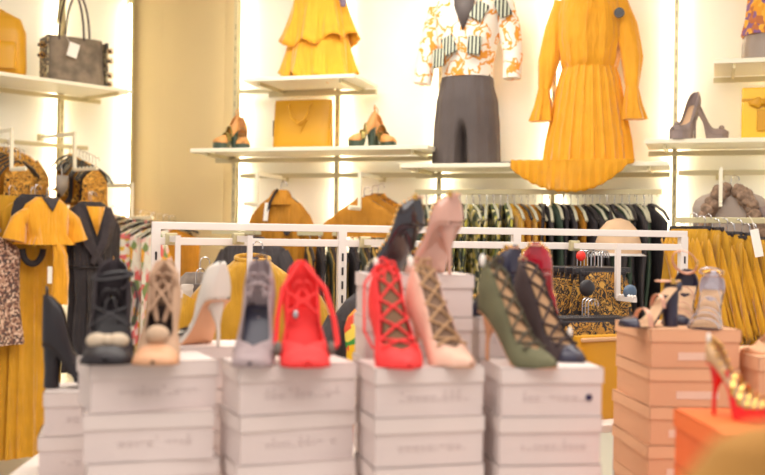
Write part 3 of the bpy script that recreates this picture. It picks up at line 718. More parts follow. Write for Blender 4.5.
# mustard backpack
u, _, _ = LEFT.hit(-2, 72, .24)
bp = thing('backpack', 'mustard leather rucksack at the left edge of the wall shelf', 'bag', LEFT.pt(u, .24, ZL), LEFT.ang-R(30))
cloth(MB(), [(0, 0, 0, .14, .07, 0), (.04, 0, 0, .15, .085, .01), (.26, 0, 0, .145, .08, .015), (.33, 0, 0, .12, .06, .01), (.365, 0, 0, .05, .03, 0)], 5, 0, 40, 5, .7).build('body', M_mustleather, bp)
MB().tube([(.04*cos(a), 0, .35+.03*sin(a)) for a in [pi*i/10 for i in range(11)]], .006, 8).build('top_handle', M_mustleather, bp)
cloth(MB(), [(.04, 0, -.085, .10, .03, 0), (.17, 0, -.085, .10, .03, 0), (.19, 0, -.08, .09, .02, 0)], 3, 0, 32, 3, .6).build('front_pocket', M_mustleather, bp)
# mustard tote
u, _, _ = BACK.hit(303, 145, .22)
tt = thing('tote_bag', 'mustard leather tote with thin looped handles on the long shelf', 'handbag', BACK.pt(u, .22, ZM), BACK.ang)
bagbody(.345, .13, .275, .98, .03).build('body', M_mustleather, tt)
for s in (-1, 1):
    MB().tube([(-.06+.005*s, s*.035, .252), (-.055, s*.06-.02, .23), (-.04, -.068+.02*s, .17), (0, -.07+.015*s, .135), (.045, -.068+.02*s, .16), (.06, s*.06-.02, .22), (.065, s*.035, .255)], .0045, 8).build('handle', M_mustleather, tt)
MB().box((.02, -.055, .12), (.004, .004, .2), ry=.35).build('hanging_strap', M_mustleather, tt)
MB().box((-.168, -.01, .12), (.012, .03, .09)).build('black_side_tag', M_blackl, tt, bevel=.002)
MB().ball((-.07, -.058, .235), .006, 8, 5).build('rivet', M_gold, tt)
# yellow bow purse
u, _, _ = BACK.hit(762, 134, .26)
pu = thing('bow_purse', 'yellow patent purse with a bow flap at the right of the shelf', 'handbag', BACK.pt(u, .26, ZM+.01), BACK.ang)
MB().box((0, 0, .125), (.19, .07, .25)).build('body', P('yellow_patent', (246, 196, 40), .25, coat=.5), pu, bevel=.008)
MB().box((0, -.038, .19), (.192, .008, .012)).build('flap_edge', M_mustleather, pu, bevel=.002)
bw = MB()
for s in (-1, 1): cloth(bw, [(.15, s*.02, -.045, .008, .01, 0), (.165, s*.032, -.045, .03, .014, 0), (.185, s*.032, -.045, .03, .014, 0), (.20, s*.02, -.045, .008, .01, 0)], 3, 0, 16, 3)
bw.ball((0, -.05, .175), (.012, .012, .014)).build('bow', M_mustleather, pu)
MB().box((.0, -.042, .09), (.05, .01, .10)).build('bow_tail', M_mustleather, pu, bevel=.003)

# ------------------------------------------------------------------ mannequins
def frame_at(pl, px0, z0, o):
    u0 = pl.hit(px0, 237, o)[0]
    k = pl.hit(px0, 237, o)[2]/F
    return u0, k
def lz(px, py, o, z0, pl=BACK): return pl.hit(px, py, o)[1]-z0
# jumpsuit
o = .20; px0 = 465; u0, k = frame_at(BACK, px0, ZD, o)
js = thing('mannequin', 'mannequin torso in an orange and white print blouse with charcoal trousers', 'mannequin', BACK.pt(u0, o, ZD), BACK.ang, 'clothed mannequin torsos on the wall shelves')
x = lambda px: (px-px0)*k*1.02
z = lambda py: lz(px0, py, o, ZD)
zt_ = z(0)
MB().loft([ring(0, .01, zz, rx, ry, 0, 3, 0, 28) for zz, rx, ry in ((z(60), .12, .09), (z(30), .14, .10), (z(12), .16, .10), (z(2), .17, .09), (z(-6), .12, .075), (z(-12), .06, .055), (z(-30), .05, .05))]).build('torso', P('mannequin_fabric', (92, 82, 80), .6), js)
bl = MB(); cloth(bl, [(z(78), 0, 0, .135, .105, .02), (z(66), 0, 0, .135, .108, .03), (z(40), 0, 0, .165, .13, .02), (z(18), 0, 0, .185, .125, .01), (z(2), 0, 0, .175, .10, .0), (z(-8), 0, 0, .09, .075, 0)], 7, 1, 60, 5, .95)
bl.build('blouse', M_blouse, js)
vn = MB(); vn.add([(x(455), -.10, z(-4)), (x(477), -.10, z(-4)), (x(476), -.128, z(12)), (x(466), -.142, z(36)), (x(457), -.128, z(12))], [(0, 1, 2, 3, 4)][:1]).build('neckline_opening', P('mannequin_fabric', (92, 82, 80), .6), js, solid=.003)
ck = PAT('black_white_bar_print', 'stripes', [(46,46,50), (196,200,176)], 17, thr=.5, stretch=(1,.1,.1))
for cx, cy, an in ((481, 17, .5), (477, 50, .12), (452, 49, -.4), (441, 61, -.1), (502, 13, -.4)):
    b_ = MB()
    b_.box((x(cx), -.128+.9*abs(x(cx))**2 if cx < 500 else -.072, z(cy)), (.072, .014, .10), ry=an, rx=-.1, rz=(cx-465)*.014).build('barred_print_patch', ck, js, bevel=.006)
limb(MB(), [(x(436), 0, z(8)), (x(430), -.01, z(30)), (x(425), -.03, z(58)), (x(422), -.05, z(84))], [.062, .056, .05, .047], amp=.05).build('sleeve', M_blouse, js)
limb(MB(), [(x(499), 0, z(6)), (x(506), -.01, z(30)), (x(511), -.03, z(56)), (x(511), -.05, z(82))], [.062, .056, .05, .046], amp=.05).build('sleeve', M_blouse, js)
pt = MB(); rings = []
for i in range(41):
    q = i/40; zz = lerp(z(73), .003, q); f = curve([(0,.130),(.12,.142),(.35,.166),(.6,.176),(1,.184)], q); nt_ = curve([(0,0),(.5,.0),(.75,.85),(1,.985)], q)
    rings.append([(f*cos(a)*(1+.012*sin(13*a)), (.10+.018*sm(q*3))*sin(a)*(1-nt_*math.exp(-(f*cos(a)/(.010+.012*q))**2))*(1+.03*sin(11*a+2)), zz) for a in [2*pi*j/110 for j in range(110)]])
pt.loft(rings)
pt.build('trousers', P('warm_charcoal_cloth', (88, 78, 76), .8, var=.06, vs=8, bump=.15, fold=.5), js)
MB().box((x(510), -.10, .006), (.12, .05, .01), rz=.2).build('loose_belt_end', M_black, js, bevel=.003)
# mustard dress
M_sheer = P('sheer_mustard_chiffon', (226, 158, 16), .7, var=.05, vs=10, fold=.6); M_sheer.node_tree.nodes['Principled BSDF'].inputs['Alpha'].default_value = .88
o = .20; px0 = 587; u0, k = frame_at(BACK, px0, ZD, o)
dr = thing('mannequin', 'mannequin torso in a mustard pleated dress with flared cuffs and a dark badge', 'mannequin', BACK.pt(u0, o, ZD), BACK.ang, 'clothed mannequin torsos on the wall shelves')
x = lambda px: (px-px0)*k*1.02
z = lambda py: lz(px0, py, o, ZD)
MB().loft([ring(0, .01, zz, rx, ry, 0, 3, 0, 28) for zz, rx, ry in ((.0, .10, .08), (z(66), .11, .09), (z(12), .13, .09), (z(-6), .12, .075), (z(-12), .06, .055), (z(-30), .05, .05))]).build('torso', M_skin, dr)
cloth(MB(), [(z(69), 0, 0, .136, .105, .03), (z(62), 0, 0, .145, .12, .03), (z(40), 0, 0, .165, .135, .02), (z(15), 0, 0, .165, .125, .01), (z(0), 0, 0, .15, .10, .0), (z(-9), 0, 0, .08, .07, 0)], 11, 0, 72, 5).build('bodice', M_mustb, dr)
MB().tube([(.003*sin(i), -.128-.012*sin(pi*i/10), z(66-7*i)) for i in range(11)], .0035, 6).build('button_placket', M_mustb, dr)
cloth(MB(), [(.005, 0, 0, .225, .165, .028), (z(140), 0, 0, .21, .155, .028), (z(110), 0, 0, .180, .14, .026), (z(80), 0, 0, .152, .12, .022), (z(67), 0, 0, .132, .105, .018)], 26, 0, 330, 4, .95).build('pleated_skirt', M_mustb, dr)
dm = MB(); rows = []; nx = 70; ny = 14
for j in range(ny+1):
    row = []
    for i in range(nx+1):
        a = -1+2*i/nx; drop = .14*max(0, 1-abs(a+.08)**2.2)*(1+.1*a)+.004; b = j/ny; s = b*(.1+drop)
        yy = -.135-min(s, .082); zz = .012-max(0, s-.082)
        if s > .082: yy = -.217-.05*min(1, (s-.082)*3)
        rip = .007*sin(a*44)*b; row.append((x(576)+a*.30*(1-.0*b)+.0, yy-rip*1.2, zz+.003*sin(a*44+1)*b))
    rows.append(row)
dm.loft(rows, False, False).build('draped_hem', M_sheer, dr, solid=.002)
for s, pts in ((-1, [(561, 2), (554, 30), (548, 62), (545, 92)]), (1, [(613, 2), (622, 30), (628, 62), (629, 92)])):
    limb(MB(), [(x(a), -.01-.02*i, z(b)) for i, (a, b) in enumerate(pts)], [.045, .054, .054, .03], amp=.07, n=26, k=5).build('sleeve', M_mustb, dr)
    a, b = pts[-1]
    cloth(MB(), [(z(b+30), x(a+s*3), -.07, .055, .045, .16), (z(b+15), x(a+s), -.07, .042, .036, .10), (z(b-2), x(a), -.07, .03, .03, .03)], 6, s, 40, 5).build('flared_cuff', M_mustb, dr)
MB().tube([(x(617), -.116, z(20)), (x(617), -.135, z(20))], .025, 20).build('dark_round_badge', M_plastic, dr)
# ruffle dress
o = .22; px0 = 316; u0, k = frame_at(BACK, px0, ZU, o)
rd = thing('mannequin', 'mannequin torso in a mustard dress with two ruffle tiers on the upper shelf', 'mannequin', BACK.pt(u0, o, ZU), BACK.ang, 'clothed mannequin torsos on the wall shelves')
x = lambda px: (px-px0)*k*1.02
z = lambda py: lz(px0, py, o, ZU)
MB().loft([ring(0, .0, zz, rx, ry, 0, 3, 0, 28) for zz, rx, ry in ((.0, .11, .08), (z(40), .11, .08), (z(0), .09, .06), (z(-60), .12, .08), (z(-90), .06, .06))]).build('torso', P('mannequin_plum', (88, 70, 82), .6), rd)
def tier(zb, zt, r0, r1, k_, ph, am, nm):
    mb = MB(); rings = []; n = 150
    for i in range(13):
        q = i/12; rr = lerp(r1, r0, q**.8); zz = lerp(zb, zt, q); rg = []
        for j in range(n):
            a = 2*pi*j/n; m_ = 1+am*(1-q)**1.3*(sin(k_*a+ph)+.4*sin(2.6*k_*a+1))
            rg.append((rr*m_*cos(a), rr*.62*m_*sin(a), zz+(1-q)**2*.02*sin(k_*a+ph+1.2)+(1-q)*.02*sin(a*2+ph)))
        rings.append(rg)
    mb.loft(rings, True, False).build(nm, M_mustb, rd, solid=.002)
tier(.014, z(32), .165, .215, 9, .5, .10, 'lower_ruffle_tier')
tier(z(43), z(-20), .125, .215, 8, 2.2, .12, 'upper_ruffle_tier')
cloth(MB(), [(z(-2), 0, 0, .12, .085, .02), (z(-50), 0, 0, .17, .12, .02), (z(-80), 0, 0, .12, .08, 0)], 7, 0).build('bodice', M_mustb, rd)
limb(MB(), [(x(340), -.05, z(-30)), (x(346), -.08, z(-5)), (x(347), -.09, z(12))], [.03, .03, .012], amp=.1).build('violet_scarf_end', P('violet_grey_cloth', (120, 100, 120), .7), rd)
# gold violet top
o = .22; px0 = 768; u0, k = frame_at(BACK, px0, ZU, o)
gv = thing('mannequin', 'mannequin torso in a gold and violet print top with grey base, right edge', 'mannequin', BACK.pt(u0, o, ZU), BACK.ang, 'clothed mannequin torsos on the wall shelves')
x = lambda px: (px-px0)*k*1.02
z = lambda py: lz(px0, py, o, ZU)
cloth(MB(), [(0, 0, 0, .135, .10, 0), (z(45), 0, 0, .13, .10, 0), (z(30), 0, 0, .115, .09, 0)], 5, 0).build('grey_skirt', P('taupe_satin', (150, 134, 122), .35), gv)
cloth(MB(), [(z(36), 0, 0, .135, .105, .04), (z(20), 0, 0, .118, .10, .03), (z(-20), 0, 0, .10, .09, .01), (z(-60), 0, 0, .16, .11, .01), (z(-90), 0, 0, .08, .07, 0)], 8, 0).build('print_top', M_purple, gv)
# ------------------------------------------------------------------ clothes on the wall rails and arms
ORDS = ['first', 'second', 'third', 'fourth', 'fifth', 'sixth', 'seventh', 'eighth', 'ninth', 'tenth', 'eleventh', 'twelfth', 'thirteenth', 'fourteenth', 'fifteenth', 'sixteenth', 'seventeenth', 'eighteenth', 'nineteenth', 'twentieth'] + ['twenty '+a for a in ('first', 'second', 'third', 'fourth', 'fifth', 'sixth', 'seventh', 'eighth', 'ninth')] + ['thirtieth', 'thirty first', 'thirty second', 'thirty third', 'last']
def hang(pl, px, py, o, label, w, l, m, dz=0, rz=0.0, hm=M_plastic, hlabel=None, sl=None, grp=None, hgrp=None, hw=None, cat='clothes', d=.045, mk=None, name='hanging_blouse', **k):
    """garment with its shoulders at px,py on its own hanger"""
    u, z0, Y = pl.hit(px, py, o); loc = pl.pt(u, o, z0)
    hanger(hlabel or 'black hanger holding the '+label.split(' hanging')[0], loc+Vector((0, 0, .006)), pl.ang+rz, hm, grp=hgrp, w=hw or w*.86, drop=k.get('drop', .05)*.8)
    t = thing(name, label, cat, loc, pl.ang+rz, grp)
    top_mesh(w, l, d, **{a: k[a] for a in k if a in ('k', 'ph', 'amp', 'neck', 'waist', 'hem', 'drop')}).build('body', m, t)
    if sl: sleeves(t, m, w, drop=k.get('drop', .05), **sl)
    if mk: mk(t, w, l)
    return t
BH = 'black clothes hangers on the wall arms'
# left wall, first arm
def spaghetti(t, w, l): pass
for i, (o_, px, m_, l_, w_, lab) in enumerate(((.12, 8, M_leo, .30, .36, 'leopard print top hanging deepest at the far left of the wall'),)):
    hang(LEFT, px, 150, o_, lab, w_, l_, m_, hgrp=BH, sl=dict(ln=.3))
hang(LEFT, 9, 198, .43, 'long mustard trousers hanging at the left edge', .30, 1.38, M_must2, hgrp=BH, k=13, amp=.14, d=.024, neck=.12, hem=1.0, name='hanging_trousers')
hang(LEFT, 31, 200, .53, 'floor length mustard dress hanging behind the mustard blouse', .32, 1.40, M_must, hgrp=BH, k=15, amp=.15, d=.03, neck=.08, hem=1.0, name='hanging_dress')
def tie(t, w, l):
    limb(MB(), [(.03, -.04, -.20), (.05, -.06, -.30), (.06, -.05, -.42), (.05, -.05, -.56)], [.02, .035, .045, .05], amp=.16, n=26).build('hanging_tie', M_mustb, t)
    MB().box((-.02, -.075, -.40), (.026, .003, .09)).build('white_tag', M_tagw, t)
    MB().loft([[(s_*.052*(1-q), -.040-.022*q, .012-.075*q) for s_ in (-1, -.5, 0, .5, 1)] for q in (0, .3, .6, .97)], False, False).build('dark_neck_opening', M_dark, t, solid=.004)
def loop(t, w, l):
    MB().tube([(-.02+.06*cos(a), -.02, -.28+.08*sin(a)) for a in [pi+pi*i/14 for i in range(15)]], .018, 8).build('hanging_loop', M_black, t)
hang(LEFT, 35, 197, .61, 'black strappy top hanging just behind the mustard blouse', .26, .26, M_black, hgrp=BH, neck=.10, waist=.8, hem=.7, d=.022, mk=loop)
hang(LEFT, 47, 200, .69, 'orange mustard blouse with puffed sleeves hanging in front at the left', .27, .24, M_mustb, hgrp=BH, k=5, amp=.13, d=.055, hem=1.1, waist=1.0, neck=.085, drop=.045,
     sl=dict(r0=.042, r1=.062, ln=.14, out=.05), mk=tie)
# left wall, second arm
for i in range(9):
    o_ = .12+.036*i; c_ = (M_leo, M_black, M_ochre, M_leo, M_dark, M_ochre, M_leo, M_black, M_leo)[i]
    lb = ORDS[i]+' garment from the wall on the second arm, '+('leopard print', 'black', 'ochre', 'leopard print', 'charcoal', 'ochre', 'leopard print', 'black', 'leopard print')[i]
    hang(LEFT, 70+i*3.2, 156+i*1.6, o_, lb, .24, .22+.03*(i % 3), c_, hgrp=BH, hw=.36, neck=.02, rz=.42+.05*(i % 2), drop=.07, d=.012, amp=.2, hlabel=ORDS[i]+' black hanger from the wall on the second arm')
    if i < 5: hang(LEFT, 4+i*4, 154+i*2, .16+.05*i, ORDS[i]+' garment from the wall on the first arm, '+('leopard print', 'ochre', 'leopard print', 'ochre', 'leopard print')[i], .24, .24, (M_leo, M_ochre)[i % 2], hgrp=BH, hw=.34, neck=.02, rz=.42, drop=.07, d=.012, amp=.2, hlabel=ORDS[i]+' black hanger from the wall on the first arm')
st_ = LEFT.hit(62, 186, .60)
pk = thing('pointed_size_card', 'grey pointed card hanging between the first and second arms', 'card', LEFT.pt(st_[0], .60, st_[1]), LEFT.ang)
MB().add([(-.04, 0, .06), (.04, 0, .06), (.035, 0, -.01), (0, 0, -.06), (-.035, 0, -.01)], [(0, 1, 2, 3, 4)]).build('card', P('grey_card', (140, 128, 116), .6), pk, solid=.003)
MB().tube([(0, 0, .06), (0, .01, .11)], .0015, 5).build('string', M_white, pk)
hang(LEFT, 89, 203, .50, 'mustard blouse showing through the neck of the black wrap dress', .28, .35, M_mustb, hgrp=BH, amp=.14)
def wrap(t, w, l):
    for s in (-1, 1):
        limb(MB(), [(s*.09, -.02, -.02), (s*.095, -.05, -.10), (s*.05, -.065, -.22), (-s*.03, -.07, -.34)], [.028, .036, .034, .018], ry=.4, amp=.12, n=24).build('wrap_lapel', M_blacks, t)
    MB().tube([(.13*cos(a), .06*sin(a), -.36) for a in [2*pi*i/24 for i in range(24)]], .012, 6, closed=True, ry=.008).build('belt', M_blackl, t)
    MB().add([(-.06, -.052, -.015), (.06, -.052, -.015), (.0, -.066, -.18)], [(0, 1, 2)]).build('open_neckline', M_mustb, t, solid=.003)
hang(LEFT, 91, 204, .58, 'black wrap dress with a belt hanging on the left wall', .30, .95, M_black, hgrp=BH, k=9, amp=.12, hem=.95, waist=.82, mk=wrap, neck=.09, name='hanging_dress')
hang(LEFT, 100, 216, .48, 'long black dress hanging right behind the black wrap dress', .28, 1.1, M_black, hgrp=BH, k=8, amp=.12, hem=.95, waist=.9, d=.03, name='hanging_dress')
u, z0, _ = LEFT.hit(3, 240, .62)
sq = thing('hanging_dress', 'brown sequinned dress at the very left edge of the photo', 'clothes', LEFT.pt(u-.05, .62, z0), LEFT.ang)
top_mesh(.30, .55, .05).build('body', M_sequin, sq)
hanger('black hanger holding the brown sequinned dress', LEFT.pt(u-.05, .62, z0+.004), LEFT.ang, M_plastic, w=.26)
# centre wall: jackets
def hood(t, w, l):
    cloth(MB(), [(-.06, 0, -.01, .085, .055, 0), (.0, 0, .0, .055, .045, 0), (.022, 0, .0, .04, .035, 0)], 5, 0, 30).build('stand_collar', M_ochre, t)
    MB().tube([(-.05, -.06, -.10), (-.035, -.066, -.05), (-.015, -.055, .0), (.0, -.045, .025)], .014, 8, ry=.006).build('dark_collar_lining', M_dark, t)
    MB().box((-.055, -.07, -.10), (.026, .004, .10), ry=.1).build('white_tag', M_tagw, t)
    MB().ball((.07, -.075, -.20), (.022, .006, .03)).build('dark_pocket_badge', M_dark, t)
hang(BACK, 281, 194, .30, 'ochre jacket with a dark collar lining hanging on the stepped arm', .33, .58, M_ochre, hgrp=BH, k=6, amp=.09, d=.05, drop=.10, neck=.045, sl=dict(r0=.05, ln=.42, out=.02), mk=hood, name='hanging_jacket')
def lapel(t, w, l):
    for s in (-1, 1): MB().box((s*.025, -.05, -.08), (.035, .006, .16), ry=s*.35).build('lapel', M_must2, t, bevel=.002)
for i, (o_, px) in enumerate(((.12, 378), (.22, 372), (.32, 364))):
    hang(BACK, px, 196+i*2, o_, ('ochre print jacket deepest on the centre arm', 'ochre jacket in the middle of the centre arm', 'wide ochre jacket foremost on the centre arm')[i], .36, (.22, .21, .20)[i], (PAT('ochre_print', 'blot', [(206,132,24), (150,96,30), (222,150,30), (120,90,50)], 26), M_ochre, M_ochre)[i],
         hgrp=BH, k=6, amp=.08, d=.04, drop=.09, neck=.05, sl=dict(r0=.045, ln=.10, out=.02), mk=None, name='hanging_jacket', ph=i)
# low rail behind the white rack
LA, LB, LZ = rail(BACK, 212, 404, 232, .34, 'low metal garment rail behind the white rack')
hang(BACK, 254, 239, .47, 'charcoal jacket hanging below the ochre jacket', .38, .50, M_dark, hgrp=BH, k=5, amp=.05, d=.06, sl=dict(r0=.055, ln=.4, out=.03), name='hanging_jacket')
# edge on garments: shared meshes
def edge_mesh(w, l, th, ph):
    mb = MB(); rings = []; n = 30
    prof = [(.01, .05), (-.015, .10), (-.05, .60), (-.085, .98), (-.20, .95), (-.45, .92), (-l*.8, .95), (-l, 1.0)]
    for i in range(len(prof)-1):
        for s in range(4):
            q = s/4; zz = lerp(prof[i][0], prof[i+1][0], q); f = lerp(prof[i][1], prof[i+1][1], q)
            rings.append([((th*(1+.35*sin(3*a+ph+zz*6))*cos(a)) + .012*sin(zz*9+ph)*min(1, -zz*3 if zz < 0 else 0), w/2*f*sin(a), zz) for a in [2*pi*j/n for j in range(n)]])
    return mb.loft(rings)
EM = {}
def edge_garment(pl, u, o, z, key, m, label, grp, w=.38, l=.72, th=.014, rz=0, name='hanging_garment', hm=M_plastic, hgrp=None, hlab=None):
    loc = pl.pt(u, o, z-.075)
    if key not in EM:
        t = thing(name, label, 'clothes', loc, pl.ang+rz, grp); edge_mesh(w, l, th, len(EM)*1.7).build('body', m, t); EM[key] = t
    else: t = dup(EM[key], loc, pl.ang+rz, label, grp)
    hk = (hm.name, pl.ang)
    if hk not in EM: EM[hk] = hanger(hlab, loc+Vector((0, 0, .008)), pl.ang+rz+R(90), hm, grp=hgrp)
    else: dup(EM[hk], loc+Vector((0, 0, .008)), pl.ang+rz+R(90), hlab, hgrp)
FLM = [M_floral, M_must, PAT('pink_white_print', 'cells', [(244,236,224), (236,120,120), (250,244,232), (240,200,60)], 30), M_floral, M_green, PAT('pink_white_print', 'cells', [], 1), M_ochre, M_floral, M_must2, M_floral, M_ochre]
FLN = ['white and coral floral', 'mustard', 'pink and white print', 'white and coral floral', 'dark green', 'pink and white print', 'ochre', 'white and coral floral', 'deep mustard', 'white and coral floral', 'ochre']
for i in range(11):
    u, z0, _ = LEFT.hit(117+i*5.8, 205+i*1.0, .16+.04*i)
    edge_garment(LEFT, u, .16+.04*i, z0, 'fl'+FLN[i], FLM[i], FLN[i]+' garment, '+ORDS[i]+' from the left on the lowest arm', 'clothes on the lowest arm', w=.36, l=.78, th=.03, rz=.95+.3*(i % 2), hm=M_clear if i % 2 else M_plastic, hgrp='hangers on the lowest arm', hlab=ORDS[i]+' hanger from the left on the lowest arm')
N_ = 34
rnd = random.Random(3)
for i in range(N_):
    q = (i+.5)/N_; u = lerp(RA+.01, RB-.03, q)
    if q < .12: ty = ('g', M_green, 'dark green garment hanging edge on at the left of the long rail')
    elif q < .40: ty = ('p%d' % (i % 2), (M_multi, PAT('lime_print', 'cells', [(200,190,80), (236,222,170), (90,100,60), (60,64,54)], 34))[i % 2], ('muted print garment hanging edge on along the left half of the long rail', 'lime print garment hanging edge on along the left half of the long rail')[i % 2])
    elif q < .52: ty = ('m%d' % (i % 2), (M_must2, M_ochre)[i % 2], ('deep mustard garment hanging edge on in the middle of the long rail', 'ochre garment hanging edge on in the middle of the long rail')[i % 2])
    elif i == 23: ty = ('m1', M_ochre, 'ochre garment hanging edge on among the dark ones')
    else: ty = ('d%d' % (i % 3), (M_black, M_dark, M_green)[i % 3], ('black garment hanging edge on along the right half of the long rail', 'charcoal garment hanging edge on along the right half of the long rail', 'dark green garment hanging edge on along the right half of the long rail')[i % 3])
    nm_ = ty[2].split(' hanging')[0].split(' among')[0]
    edge_garment(BACK, u, .30, RZ+rnd.uniform(-.008, .008), ty[0], ty[1], '%s, %s from the left on the long rail' % (nm_, ORDS[i]), 'clothes on the long wall rail', rz=rnd.uniform(-.15, .15)+.32, th=.017, hm=M_clear if i % 3 else M_plastic,
                 hgrp='hangers on the long rail', hlab='%s hanger, %s from the left end of the long rail' % ('pale' if i % 3 else 'black', ORDS[i]))
ub = lambda px: BACK.hit(px, 232, .34)[0]
for i in range(9):
    u = lerp(ub(310), ub(398), i/8)
    k_, m_, lb = [('z', M_zeb, 'gold striped garment hanging on the low rail'), ('z2', M_black, 'black garment hanging on the low rail'), ('z3', PAT('olive_gold_stripe', 'stripes', [(60,52,36), (206,160,60), (70,70,50)], 10, thr=.4), 'olive striped garment hanging on the low rail')][i % 3]
    edge_garment(BACK, u, .34, LZ, k_, m_, lb.replace(' hanging', ',').split(',')[0]+', '+ORDS[i]+' from the left on the low rail', 'clothes on the low rail', th=.02, rz=.5, l=.75, hm=M_plastic, hgrp='hangers on the low rail', hlab='black hanger, '+ORDS[i]+' from the left on the low rail')
# right wall: vest and mustard blouses
def fur(t, w, l):
    mf = P('brown_grey_fur', (150, 124, 104), .95, var=.3, vs=40, bump=.8, bs=150); rn = random.Random(5)
    for s in (-1, 1):
        mb = MB()
        for i in range(26):
            q = i/25; c = Vector((s*lerp(.03, .15, q**.7), -.05-.02*q, lerp(.0, -.22, q)))
            for k_ in range(3): mb.ball(c+Vector((rn.uniform(-.02, .02), rn.uniform(-.02, .01), rn.uniform(-.015, .015))), rn.uniform(.016, .028), 7, 5)
        mb.build('fur_collar', mf, t)
    for s in (1, ): limb(MB(), [(.15, -.02, -.08), (.2, -.03, -.25), (.2, -.02, -.55)], [.05, .05, .04], amp=.1).build('grey_sleeve', P('mauve_grey_knit', (150, 132, 128), .9), t)
hang(BACK, 731, 190, .34, 'grey vest with a brown fur collar hanging at the right', .34, .6, P('taupe_knit', (176, 160, 148), .9, bump=.3), hgrp=BH, d=.05, mk=fur, name='hanging_vest')
ra, rb, rz_ = rail(BACK, 674, 766, 220, .62, 'short metal rail holding the mustard frilled blouses')
def frill(t, w, l, ph=0):
    mb = MB()
    for k_ in range(2):
        rings = []
        for i in range(13):
            q = i/12; zz = -.05-(l-.07*k_)*q; x0 = lerp(.02, .13, q)-.10*k_; rg = []
            for j in range(12):
                r_ = j/11; rg.append((x0+.085*(r_-.3)+.02*q*sin(j*1.9+k_), -.05-.022*k_-.028*q*abs(sin(j*1.35+ph)), zz+.07*r_*q+.015*sin(j*2.2)))
            rings.append(rg)
        mb.loft(rings, False, False)
    mb.build('frill', M_must, t, solid=.0018)
FB = 'mustard frilled blouses on the short right rail'
first = None
for i in range(9):
    px = 690+7.4*i; u, z0, Y = BACK.hit(px, 229+i*1.1+(0, 2, -1, 3, 1, 4, 0, 3, 2)[i], .62); loc = BACK.pt(u, .62, z0); rz = R(-30)+.2*sin(i*2.1)
    lb = ('mustard blouse at the left end of the short right rail' if i == 0 else 'mustard frilled blouse, '+ORDS[i]+' from the left on the short right rail' if i < 8 else 'mustard blouse at the right end of the short rail, by the white tag')
    if first is None:
        first = thing('hanging_blouse', lb, 'clothes', loc, BACK.ang+rz, FB); cloth(MB(), [(.0, 0, 0, .10, .018, .05), (-.03, 0, 0, .11, .03, .14), (-.25, 0, 0, .115, .045, .22), (-.50, .01, 0, .11, .05, .34)], 7, 0, 110, 5).build('body', M_must2, first); frill(first, .26, .45)
        h1 = hanger('black clip hanger at the left end of the short right rail', loc+Vector((0, 0, .01)), BACK.ang+rz, M_plastic, grp='clip hangers on the short right rail', clips=True, w=.26)
    else:
        dup(first, loc, BACK.ang+rz, lb, FB); dup(h1, loc+Vector((0, 0, .01)), BACK.ang+rz, 'black clip hanger, '+ORDS[i]+' from the left on the short right rail' if i < 8 else 'black clip hanger at the right end of the short rail')
u, z0, _ = BACK.hit(757, 243, .82)
tag(MB().box((0, 0, 0), (.035, .003, .12), ry=-.2).tube([(-.01, 0, .06), (-.02, .02, .10), (-.03, .1, .12)], .001, 5).build('price_tag', M_tagw, None, loc=BACK.pt(u, .80, z0), rz=BACK.ang), 'white price tag hanging on the mustard blouses at the right', 'price tag')

# ------------------------------------------------------------------ white rack in the middle
Lp = W(152, 225, 3.4)
RACK = Plane(math.degrees(math.atan2(.6, 1.994)), 0); RACK.c = Vector((Lp.x, Lp.y, 0)).dot(RACK.n)
uA = RACK.hit(156, 225)[0]; uB = RACK.hit(683, 225)[0]; zA = RACK.hit(156, 225.5)[1]; zB = RACK.hit(156, 241)[1]
rk = thing('garment_rack', 'long white steel garment rack with double top rails in the middle', 'clothes rack', RACK.pt(uA, 0, 0), RACK.ang)
Lr = uB-uA
MB().box((Lr/2, 0, zA), (Lr+.028, .026, .026)).build('upper_rail', M_white, rk, smooth=False, bevel=.002)
MB().box((Lr/2, 0, zB), (Lr, .022, .026)).build('lower_rail', M_white, rk, smooth=False, bevel=.002)
for px in (156, 342, 516, 683):
    uu = RACK.hit(px, 235)[0]-uA
    mb = MB().box((uu, 0, zA/2), (.030, .028, zA-.02)).mark(M_dark)
    for k_ in range(22): mb.box((uu, -.0148, zB-.05-k_*.05), (.007, .002, .028))
    mb.build('post', M_white, rk, smooth=False)
    MB().box((uu, 0, .015), (.03, .36, .03)).build('foot', M_white, rk, smooth=False, bevel=.002)
WA = 'white stepped arms on the middle rack'
arm(RACK, 178, 236, 293, .28, 'white stepped arm at the left of the middle rack', .12, WA, M_white)
arm(RACK, 250, 236, 292, .28, 'white stepped arm behind the mauve laced shoe', .12, WA, M_white)
arm(RACK, 618, 244, 298, .36, 'white stepped arm in front of the baroque print skirts', .12, WA, M_white)
arm(RACK, 396, 240, 276, .40, 'white stepped arm behind the tall rear shoe boxes', .2, WA, M_white)
def crew(t, w, l):
    MB().tube([(.055*cos(a), -.012+.04*sin(a), .012+.010*sin(a)) for a in [2*pi*i/24 for i in range(24)]], .009, 8, closed=True).build('neck_band', M_must2, t)
    MB().ball((0, -.04, -.012), (.042, .02, .03)).build('dark_neck_inside', M_dark, t)  # dark blob filling the inside of the neck
hang(RACK, 252, 262, .14, 'mustard knit sweater hanging on the middle rack', .42, .6, M_must2, hgrp='hangers on the middle rack', k=5, amp=.04, d=.08, sl=dict(r0=.07, r1=.05, ln=.42, out=.07), mk=crew, name='hanging_sweater', drop=.11)
hang(RACK, 196, 288, -.10, 'black and white striped top left of the mustard sweater', .20, .4, PAT('grey_fine_stripe', 'stripes', [(96,84,80), (206,194,184)], 30, thr=.5, stretch=(.1,.1,1)), hgrp='hangers on the middle rack', rz=.4)
hang(RACK, 200, 276, -.22, 'grey knitted top behind the striped top', .24, .3, P('grey_knit', (138, 124, 114), .9, var=.2, vs=30), hgrp='hangers on the middle rack', rz=.2)
